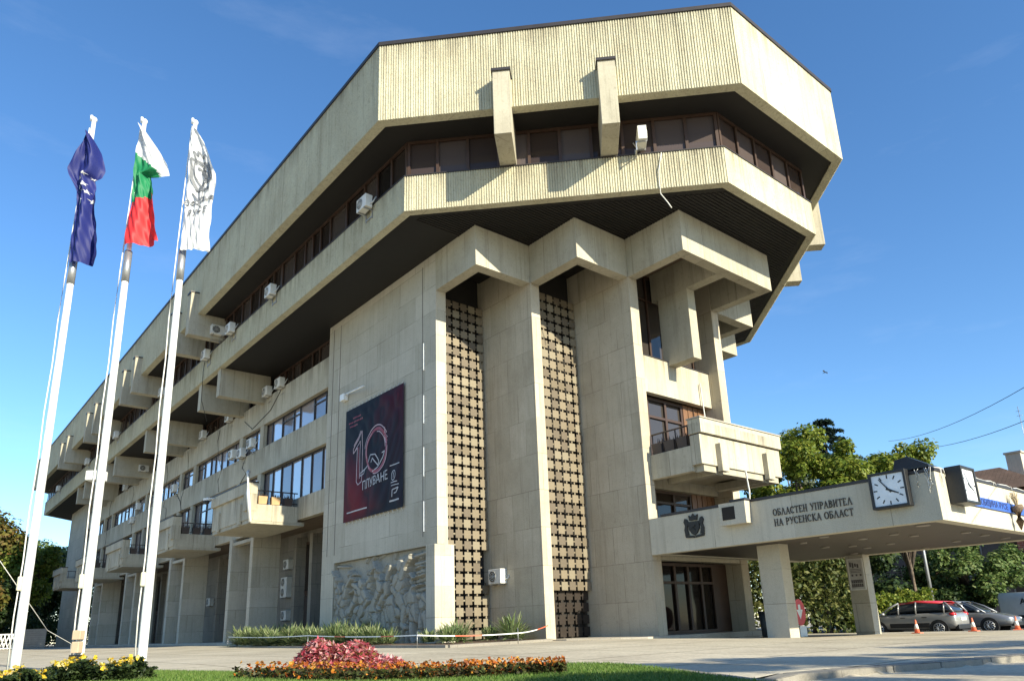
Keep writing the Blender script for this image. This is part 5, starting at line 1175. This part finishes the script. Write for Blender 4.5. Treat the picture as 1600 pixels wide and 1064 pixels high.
# ================================================================== VEHICLES
def paint(name, col, metal=.55):
    m, t, p = _mat(name); p.inputs['Base Color'].default_value = (*col, 1); p.inputs['Metallic'].default_value = metal; p.inputs['Roughness'].default_value = .32; p.inputs['Coat Weight'].default_value = .6; p.inputs['Coat Roughness'].default_value = .05
    no = _n(t, 'ShaderNodeTexNoise', i_Scale=2.5); r = _ramp(t, [(.3, tuple(c * .85 for c in col)), (.7, col)]); tc = _n(t, 'ShaderNodeTexCoord'); t.links.new(tc.outputs['Object'], no.inputs[0]); t.links.new(no.outputs[0], r.inputs[0]); t.links.new(r.outputs[0], p.inputs['Base Color']); return m
CARGLASS = glass('car_glass', (.035, .045, .055), .04, .3, .8)
def loft(secs, caps=True):
    """secs: list of equal-length point rings"""
    b = MB(); n = len(secs[0]); b.add([p for s in secs for p in s], [(i * n + j, i * n + (j + 1) % n, (i + 1) * n + (j + 1) % n, (i + 1) * n + j) for i in range(len(secs) - 1) for j in range(n)] + ([tuple(range(n))[::-1], tuple((len(secs) - 1) * n + j for j in range(n))] if caps else []), 0, True); return b
def car(name, label, loc, rz, body, roofm, st, gh, wheels, wr, group='parked cars behind the canopy', clad=None, hatch=True):
    """x forward, metres; st: (x, halfwidth, z0, zbelt); gh: (x, base halfwidth, top halfwidth, zbase, ztop)"""
    t = thing(name, label, 'car', loc, rz, group); k = 1 / S
    def fin_(b): return b.xf(lambda x, y, z: (x * k, y * k, z * k))
    secs = []
    for x, w, z0, zb in st:
        h = zb - z0
        half = [(w * .80, z0), (w * .97, z0 + .12 * h), (w, z0 + .45 * h), (w * .985, z0 + .72 * h), (w * .93, z0 + .93 * h), (w * .80, zb)]
        secs.append([(x, y, z) for y, z in half] + [(x, -y, z) for y, z in half[::-1]])
    o = fin_(loft(secs)).build('body', body, t, world=False); ss = o.modifiers.new('s', 'SUBSURF'); ss.levels = 1; ss.render_levels = 2
    rings = []
    for x, wb, wt, zb, zt in gh:
        half = [(wb, zb), (wb * .5 + wt * .5 + .02, zb * .45 + zt * .55), (wt, zt - .05), (wt * .82, zt)]
        rings.append([(x, y, z) for y, z in half] + [(x, -y, z) for y, z in half[::-1]])
    o = fin_(loft(rings)).build('cabin_glass', CARGLASS, t, world=False); ss = o.modifiers.new('s', 'SUBSURF'); ss.levels = 1; ss.render_levels = 2
    # roof skin
    rr = []
    for x, wb, wt, zb, zt in gh[1:-1]:
        q = [(wt + .015, zt - .07), (wt * .9, zt + .0), (wt * .5, zt + .03)]; rr.append([(x, y, z) for y, z in q] + [(x, -y, z) for y, z in q[::-1]])
    rb = loft(rr, False); m_ = len(rr[0])
    o = fin_(rb).build('roof', roofm, t, world=False); so = o.modifiers.new('t', 'SOLIDIFY'); so.thickness = .02
    # pillars
    pb = MB()
    for (x, wb, wt, zb, zt) in gh[1:-1]:
        for s in (1, -1): pb.tube([(x, s * (wb + .005), zb - .02), (x, s * (wb * .5 + wt * .5 + .035), zb * .45 + zt * .55), (x, s * (wt + .012), zt - .05)], .035, 5)
    for e, f_ in ((gh[0], gh[1]), (gh[-1], gh[-2])):
        for s in (1, -1): pb.tube([(e[0], s * e[1], e[3]), ((e[0] + f_[0]) / 2, s * (e[1] + f_[2]) / 2 * 1.015, (e[4] + f_[4]) / 2 + .02), (f_[0], s * f_[2], f_[4])], .04, 5)
    fin_(pb).build('roof_pillars', body, t, world=False)
    for x in wheels:
        for s in (1, -1):
            yw = st[len(st) // 2][1]
            a = MB(); a.disc((x, s * (yw - .2), wr), (0, s, 0), wr + .06, .195, 24); fin_(a).build('wheel_arch', M['black'], t, world=False)
            w_ = MB(); w_.disc((x, s * (yw - .21), wr), (0, s, 0), wr, .215, 24); wo_ = fin_(w_).build('wheel', M['rubber'], t, world=False, bevel=.02)
            r_ = MB(); r_.disc((x, s * (yw + .004), wr), (0, s, 0), wr * .3, .012, 12)
            for q in range(10):
                a0 = q * math.pi / 5; r_.tube([(x, s * (yw + .012), wr), (x + wr * .66 * math.cos(a0), s * (yw + .01), wr + wr * .66 * math.sin(a0))], .028, 5)
            r_.tube([(x + wr * .68 * math.cos(i * .2618), s * (yw + .008), wr + wr * .68 * math.sin(i * .2618)) for i in range(25)], .022, 5); fin_(r_).build('rim', M['steel'], wo_, world=False)
    xr, xf = st[0][0], st[-1][0]; wdt = st[1][1]; zb = st[1][3]
    for s in (1, -1):
        l = MB(); l.ball((xr + .17, s * (wdt - .16), zb - .1), .16, .16, .09, 12, 8); fin_(l).build('tail_light', plain('tail_light_red', (.55, .02, .025), .2), t, world=False)
        l = MB(); l.ball((xf - .22, s * (st[-2][1] - .18), st[-2][3] - .12), .2, .14, .08, 12, 8); fin_(l).build('headlight', plain('headlight_lens', (.6, .62, .64), .15), t, world=False)
        xm = gh[-1][0] - .25; mm = MB(); mm.ball((xm, s * (st[3][1] + .06), gh[-1][3] + .08), .09, .12, .075, 10, 7); fin_(mm).build('mirror', body, t, world=False)
        for xd in (.05, -.85): d = MB(); d.box(xd, xd + .2, s * st[3][1] - .015, s * st[3][1] + .015, st[3][3] - .2, st[3][3] - .17); fin_(d).build('door_handle', M['black'], t, world=False)
        if clad: d = MB(); d.box(-.95, .75, s * (st[3][1] - .02), s * (st[3][1] + .022), .36, .55); fin_(d).build('side_cladding', M['black'], t, world=False, bevel=.03)
    pl = MB(); pl.box(xr - .012, xr + .05, -.27, .27, .62, .74); fin_(pl).build('number_plate', M['white'], t, world=False)
    bp = MB(); bp.box(xr - .02, xr + .15, -wdt * .82, wdt * .82, .26, .46); fin_(bp).build('bumper', M['black'], t, world=False, bevel=.03)
    bp = MB(); bp.box(xf - .15, xf + .01, -wdt * .7, wdt * .7, .28, .46); fin_(bp).build('grille', M['black'], t, world=False, bevel=.03)
    return t
HST = [(-2.0, .70, .42, .80), (-1.93, .82, .30, .98), (-1.4, .87, .24, 1.0), (-.2, .875, .22, .97), (.9, .87, .22, .95), (1.45, .85, .24, .88), (1.9, .76, .30, .74), (2.0, .62, .38, .62)]
HGH = [(-1.92, .74, .66, .96, 1.05), (-1.55, .78, .60, .96, 1.40), (-.4, .79, .62, .94, 1.48), (.35, .79, .60, .93, 1.42), (1.22, .74, .62, .88, .97)]
SST = [(-2.35, .70, .42, .78), (-2.25, .82, .32, .94), (-1.5, .88, .25, .97), (-.2, .89, .22, .95), (1.0, .88, .22, .93), (1.6, .86, .25, .86), (2.15, .76, .30, .72), (2.28, .6, .38, .58)]
SGH = [(-1.9, .72, .62, .92, .98), (-1.2, .78, .60, .94, 1.36), (-.3, .79, .61, .93, 1.44), (.3, .79, .59, .92, 1.39), (1.25, .74, .62, .88, .95)]
silver = paint('silver_paint', (.36, .35, .33), .45); grey = paint('dark_silver_paint', (.26, .26, .265), .5); red = paint('red_paint', (.5, .03, .035), .0)
gz = lambda x, y: g(x, y) + .008
car('hatchback_car', 'silver small hatchback with a red roof parked nearest the second canopy pillar', (41.4, 17.0, gz(41.4, 17)), R(90), silver, red, HST, HGH, (-1.28, 1.28), .31, clad=True)
car('sedan_car', 'grey silver sedan parked nose out beside the red roofed hatchback', (45.6, 16.2, gz(45.6, 16)), R(-90), grey, grey, SST, SGH, (-1.42, 1.35), .31)
def van(loc, rz):
    k = 1 / S; t = thing('delivery_van', 'white van with dark lettering parked behind the grey sedan', 'van', loc, rz)
    secs = []
    for x, w, zt in ((-2.6, .9, 1.72), (-2.5, .98, 1.85), (.9, .98, 1.85), (1.35, .95, 1.7), (1.9, .92, 1.15), (2.4, .85, .95), (2.5, .75, .8)):
        half = [(w * .95, .3), (w, .5), (w, zt - .45), (w * .93, zt - .1), (w * .8, zt)]; secs.append([(x * k, y * k, z * k) for y, z in half] + [(x * k, -y * k, z * k) for y, z in half[::-1]])
    loft(secs).build('body', paint('white_van_paint', (.62, .62, .60), 0), t, world=False)
    for x in (-1.6, 1.6):
        for s in (1, -1):
            w_ = MB(); w_.disc((x * k, s * .8 * k, .34 * k), (0, s, 0), .34 * k, .2 * k, 20); o = w_.build('wheel', M['rubber'], t, world=False); r_ = MB(); r_.disc((x * k, s * 1.0 * k, .34 * k), (0, s, 0), .19 * k, .02, 14); r_.build('rim', M['steel'], o, world=False)
    for s in (1, -1):
        w_ = MB(); w_.prism([(.55, 1.15), (1.55, 1.15), (1.25, 1.58), (.55, 1.6)], 0, .02); w_.xf(lambda x, y, z: (x * k, s * (.985 + z) * k, y * k)); w_.build('side_window', CARGLASS, t, world=False)
    w_ = MB(); w_.add([(1.42 * k, -.8 * k, 1.66 * k), (1.42 * k, .8 * k, 1.66 * k), (1.9 * k, .85 * k, 1.2 * k), (1.9 * k, -.85 * k, 1.2 * k)], [(0, 1, 2, 3)]); w_.build('windscreen', CARGLASS, t, world=False)
    for s in (1, -1):
        q = font_mb('AP', .42, .005, .005); q.xf(lambda x, y, z: (s * (-x) * k - 1.3 * k, s * (1.0 * k), (1.36 + y) * k)); q.build('lettering', plain('grey_van_letters', (.3, .3, .3), .6), t, world=False)
    return t
van((54.9, 13.9, gz(54.9, 13.9)), R(-90))
# traffic cones
conem = plain('cone_orange', (.72, .19, .10), .5)
def cone(loc):
    t = thing('traffic_cone', '', 'traffic cone', loc, 0, 'traffic cones along the plaza edge')
    MB().box(-.17, .17, -.17, .17, 0, .035).build('base', conem, t, world=False, bevel=.01)
    b = MB(); b.tube([(0, 0, .03), (0, 0, .54)], .105, 16, r1=.022); b.build('cone_body', conem, t, world=False)
    b = MB(); b.tube([(0, 0, .18), (0, 0, .36)], .083, 16, r1=.054); b.build('white_band', M['white'], t, world=False)
    return t
c0 = cone((32.4, 13.3, g(32.4, 13.3))); c0['label'] = 'orange and white traffic cone in front of the red roofed hatchback'
dup(c0, (34.0, 11.75, g(34, 11.75)), 0, 'orange and white traffic cone between the hatchback and the sedan')
dup(c0, (35.0, 10.5, g(35, 10.5)), .3, 'orange and white traffic cone in front of the hood of the grey sedan')
# ================================================================== BRICK HOUSE
hd = Vector((1, 0))
def house():
    t = thing('brick_house', 'dark and red brick house with tiled roof and pale chimney behind the parked cars', 'house', (68, 24, -.45))
    brick = stone('red_brick', (.36, .11, .075), (.22, .07, .05), brick=(.5, .16, .5), streak=.2, mott=.4, mortar=.02, jointcol=(.35, .3, .25))
    dk = stone('shade_dark_render', (.115, .10, .10), (.06, .05, .05), streak=.3)  # shade of the side turned from the sun, put into the wall colour
    MB().box(66.3, 78, 16.5, 34, -.5, 9.8).build('wall', dk, t)
    MB().box(66.1, 72, 16.1, 16.498, -.5, 9.6).build('front_wall', brick, t)
    MB().box(66.0, 66.298, 16.0, 18.6, 5.0, 9.6).build('brick_bay', brick, t)
    r = MB(); r.add([(65.4, 15.5, 9.7), (79, 15.5, 9.7), (79, 35, 9.7), (65.4, 35, 9.7), (69, 19.5, 12.0), (75, 19.5, 12.0), (75, 31, 12.0), (69, 31, 12.0)], [(0, 1, 5, 4), (1, 2, 6, 5), (2, 3, 7, 6), (3, 0, 4, 7), (4, 5, 6, 7), (3, 2, 1, 0)])
    ro = r.build('roof', stone('old_roof_tiles', (.19, .12, .085), (.11, .075, .055), brick=(.4, .3, .5), streak=.3, mott=.6), t)
    MB().box(70.4, 71.6, 18.2, 19.3, 10, 13.2).build('chimney', stone('rendered_chimney', (.50, .45, .37), (.36, .32, .26)), ro)
    MB().box(70.3, 71.7, 18.1, 19.4, 13.2, 13.35).build('chimney_cap', M['plinth'], ro)
    MB().add([(67, 22, 10.2), (67, 25, 10.2), (67, 23.5, 11.9), (70, 22, 10.4), (70, 25, 10.4), (70, 23.5, 11.9)], []) 
    b = MB(); b.add([(66.6, 21.6, 10.3), (66.6, 25.2, 10.3), (66.6, 23.4, 12.1), (70, 21.6, 10.9), (70, 25.2, 10.9), (70, 23.4, 12.1)], [(0, 2, 1), (0, 3, 5, 2), (1, 2, 5, 4)]); b.build('dormer', dk, ro)
    for y in (18.9, 21.8, 24.8):
        for z in (1.2, 5.0):
            w_ = MB().box(66.22, 66.3, y - .55, y + .55, z, z + 2.1).build('window', M['glassd'], t)
            f_ = MB(); f_.box(66.18, 66.22, y - .62, y - .52, z - .05, z + 2.15); f_.box(66.18, 66.22, y + .52, y + .62, z - .05, z + 2.15); f_.box(66.18, 66.22, y - .52, y + .52, z + 2.06, z + 2.15); f_.build('frame', M['steel'], w_)
    return t
house()
b = MB(); b.disc((66.0, 19.2, 6.3), (-1, 0, 0), .45, .3, 18); tag(b.build('satellite_dish', M['white']), 'white satellite dish on the dark side of the brick house', 'dish')
b = MB(); b.tube([(70.3, 17.6, 12), (70.3, 17.6, 17)], .025, 5); [b.tube([(70.3, 17.4, z), (70.3, 17.8, z)], .015, 4) for z in (16.2, 16.6)]; tag(b.build('roof_antenna', M['steel']), 'thin mast antenna on the brick house roof', 'antenna')
# street lamp, wires, bird
t = thing('street_lamp', 'slender grey street lamp pole between the leafy trees behind the cars', 'street lamp', (48.5, 18.7, -.45))
b = MB(); b.tube([(48.5, 18.7, -.5), (48.5, 18.7, 4), (48.5, 18.7, 8.2)], [.12, .1, .06], 8); b.build('pole', M['steel'], t)
b = MB(); b.tube([(48.5, 18.7, 8.2), (48.2, 18.0, 8.5), (48.0, 17.5, 8.5)], .05, 6); b.build('arm', M['steel'], t); MB().box(47.85, 48.15, 16.9, 17.6, 8.42, 8.56).build('lamp_head', M['offwhite'], t, bevel=.03)
for i, (p, q) in enumerate((((62.5, 25.2, 14.6), (36.0, 8.4, 9.9)), ((60.5, 23.0, 13.2), (35.0, 7.0, 8.6)))):
    p, q = Vector(p), Vector(q); b = MB(); b.tube([p.lerp(q, s / 12) - Vector((0, 0, .5 * 4 * (s / 12) * (1 - s / 12))) for s in range(13)] + [q + (q - p) * .4], .016, 4)
    tag(b.build('overhead_wire', M['black']), f'thin overhead wire crossing the sky above the canopy, {"upper" if i == 0 else "lower"} of the two', 'wire')
b = MB(); b.add([(0, 0, 0), (.35, .1, .12), (.6, .1, .05), (.3, -.05, .06), (-.35, -.1, .12), (-.6, -.1, .05), (-.3, .05, .06), (.05, .3, 0), (-.05, -.25, 0), (0, 0, .08)], [(0, 3, 2, 1), (0, 4, 5, 6), (7, 9, 8), (7, 0, 9), (9, 1, 0), (9, 0, 4), (8, 0, 7)])
o = b.build('bird', M['black'], world=False); o.location = (56.6, 26.8, 20); tag(o, 'small dark bird gliding in the sky right of the building', 'bird')
# sign, planter, bin, poster
t = thing('barrier_sign', 'round red sign board with white arrow standing behind the first canopy pillar', 'sign', (28.2, 15.6, 0)); b = MB(); zz = g(28.2, 15.6)
b.disc((28.2, 16.0, zz + .95), Vector((.09, -1, 0)), .52, .05, 28); b.build('board', plain('sign_red', (.62, .03, .035), .4), t)
u = Vector((1, .09, 0)).normalized(); nn = Vector((.09, -1, 0)).normalized(); P_ = lambda a, c: tuple(Vector((28.2, 16.0, zz + .95)) + u * a + Vector((0, 0, c)) + nn * .054)
b = MB(); b.add([P_(-.28, .1), P_(0, -.28), P_(.28, .1), P_(.1, .1), P_(.1, .3), P_(-.1, .3), P_(-.1, .1)], [(0, 1, 2, 3, 6), (3, 4, 5, 6)]); b.build('arrow', M['white'], t)
b = MB(); b.prism([(-.26, -.14), (.26, -.14), (.26, .14), (-.26, .14)], 0, .4); b.xf(lambda x, y, z: (28.2 + x, 16.02 + y, zz + z)); b.build('foot', M['white'], t, bevel=.02)
t = thing('litter_bin', 'dark grey round litter bin beside a white panel near the entrance', 'bin', (26.6, 16.4, 0)); zz = g(26.6, 16.4)
b = MB(); b.tube([(26.6, 16.4, zz), (26.6, 16.4, zz + .95)], .3, 18, r1=.36); b.build('body', plain('bin_plastic', (.045, .05, .05), .5), t); b = MB(); b.tube([(26.6, 16.4, zz + .9), (26.6, 16.4, zz + 1.0)], .38, 18); b.build('rim', M['black'], t)
b = MB(); b.box(27.05, 27.12, 15.9, 16.3, zz, zz + .9); tag(b.build('notice_stand', M['white'], bevel=.01), 'small white upright panel beside the round litter bin', 'panel')
t = thing('information_poster', 'framed information poster on the side of the second canopy pillar', 'poster', (32.0, 15.25, 1.9))
MB().box(32.0, 32.045, 14.9, 15.55, 1.75, 3.05).build('board', plain('poster_paper', (.46, .45, .43), .6), t)
b = MB(); b.ring([(14.88, 1.73), (15.57, 1.73), (15.57, 3.07), (14.88, 3.07)], [(14.93, 1.78), (15.52, 1.78), (15.52, 3.02), (14.93, 3.02)], 0, .03); b.xf(lambda x, y, z: (31.995 - z + .02, x, y)); b.build('frame', M['offwhite'], t)
b = MB(); rnd = random.Random(2)
for i, y in enumerate((15.43, 15.33, 15.22, 15.12)): b.box(31.992, 31.999, y - .04, y + .035, 2.72 - .05 * (i % 2), 2.92 - .03 * i)
for z in (2.6, 2.54, 2.48): b.box(31.992, 31.999, 14.98, 15.46, z, z + .02)
for y in (15.4, 15.22, 15.04): b.box(31.992, 31.999, y - .04, y + .04, 2.32, 2.4)
for k in range(12): y = 14.99 + (k % 6) * .085; z = 1.86 + (k // 6) * .17; b.box(31.992, 31.999, y, y + .07, z, z + .14)
b.build('printed_blocks', plain('poster_print', (.10, .09, .09), .6), t)
# fence, hoarding and leaning pole at the far left
t = thing('picket_fence', 'low white lattice fence at the far left edge of the square', 'fence', (7.3, 89, .2)); b = MB()
for i in range(16): x = 5.0 + i * .285; y = 90.85 - i * .237; b.tube([(x, y, .3), (x + .4, y - .33, 1.7)], .05, 4); b.tube([(x + .4, y - .33, .3), (x, y, 1.7)], .05, 4)
b.tube([(5.0, 90.85, 1.7), (9.6, 87.0, 1.7)], .05, 5); b.tube([(5.0, 90.85, .4), (9.6, 87.0, .4)], .05, 5); b.build('lattice', M['white'], t)
for a in (0, 2.3, 4.6): MB().box(5 + a - .08, 5 + a + .08, 90.85 - a * .837 - .08, 90.85 - a * .837 + .08, .1, 1.85).build('post', M['white'], t)
t = thing('corrugated_hoarding', 'grey corrugated metal hoarding beside the far end of the building', 'hoarding', (12.4, 98.3, .2)); b = MB()
for i in range(9): z = .35 + i * .23; b.prism([(11.3, 99.25 + .04 * (i % 2)), (13.5, 97.4 + .04 * (i % 2)), (13.53, 97.45 + .04 * (i % 2)), (11.33, 99.3 + .04 * (i % 2))], z - .1, z + .12)
b.build('sheet', M['steel'], t); MB().box(11.2, 11.3, 99.2, 99.4, .1, 2.4).build('post', M['steel'], t)
b = MB(); b.tube([(1.45, 18.6, 2.6), (3.0, 21.5, 1.05), (3.85, 23.4, .72), (3.9, 23.5, .1)], .008, 5); tag(b.build('guy_rope', M['offwhite']), 'thin pale rope slanting down behind the farthest flagpole', 'rope')
# ================================================================== REAL SIZE
done = set()
for o in bpy.data.objects:
    if o.type == 'MESH' and o.data.name not in done:
        done.add(o.data.name); o.data.transform(Matrix.Scale(S, 4))
for o in bpy.data.objects:
    o.location = o.location * S
for o in bpy.data.objects:
    for m_ in o.modifiers:
        if m_.type == 'BEVEL': m_.width *= S
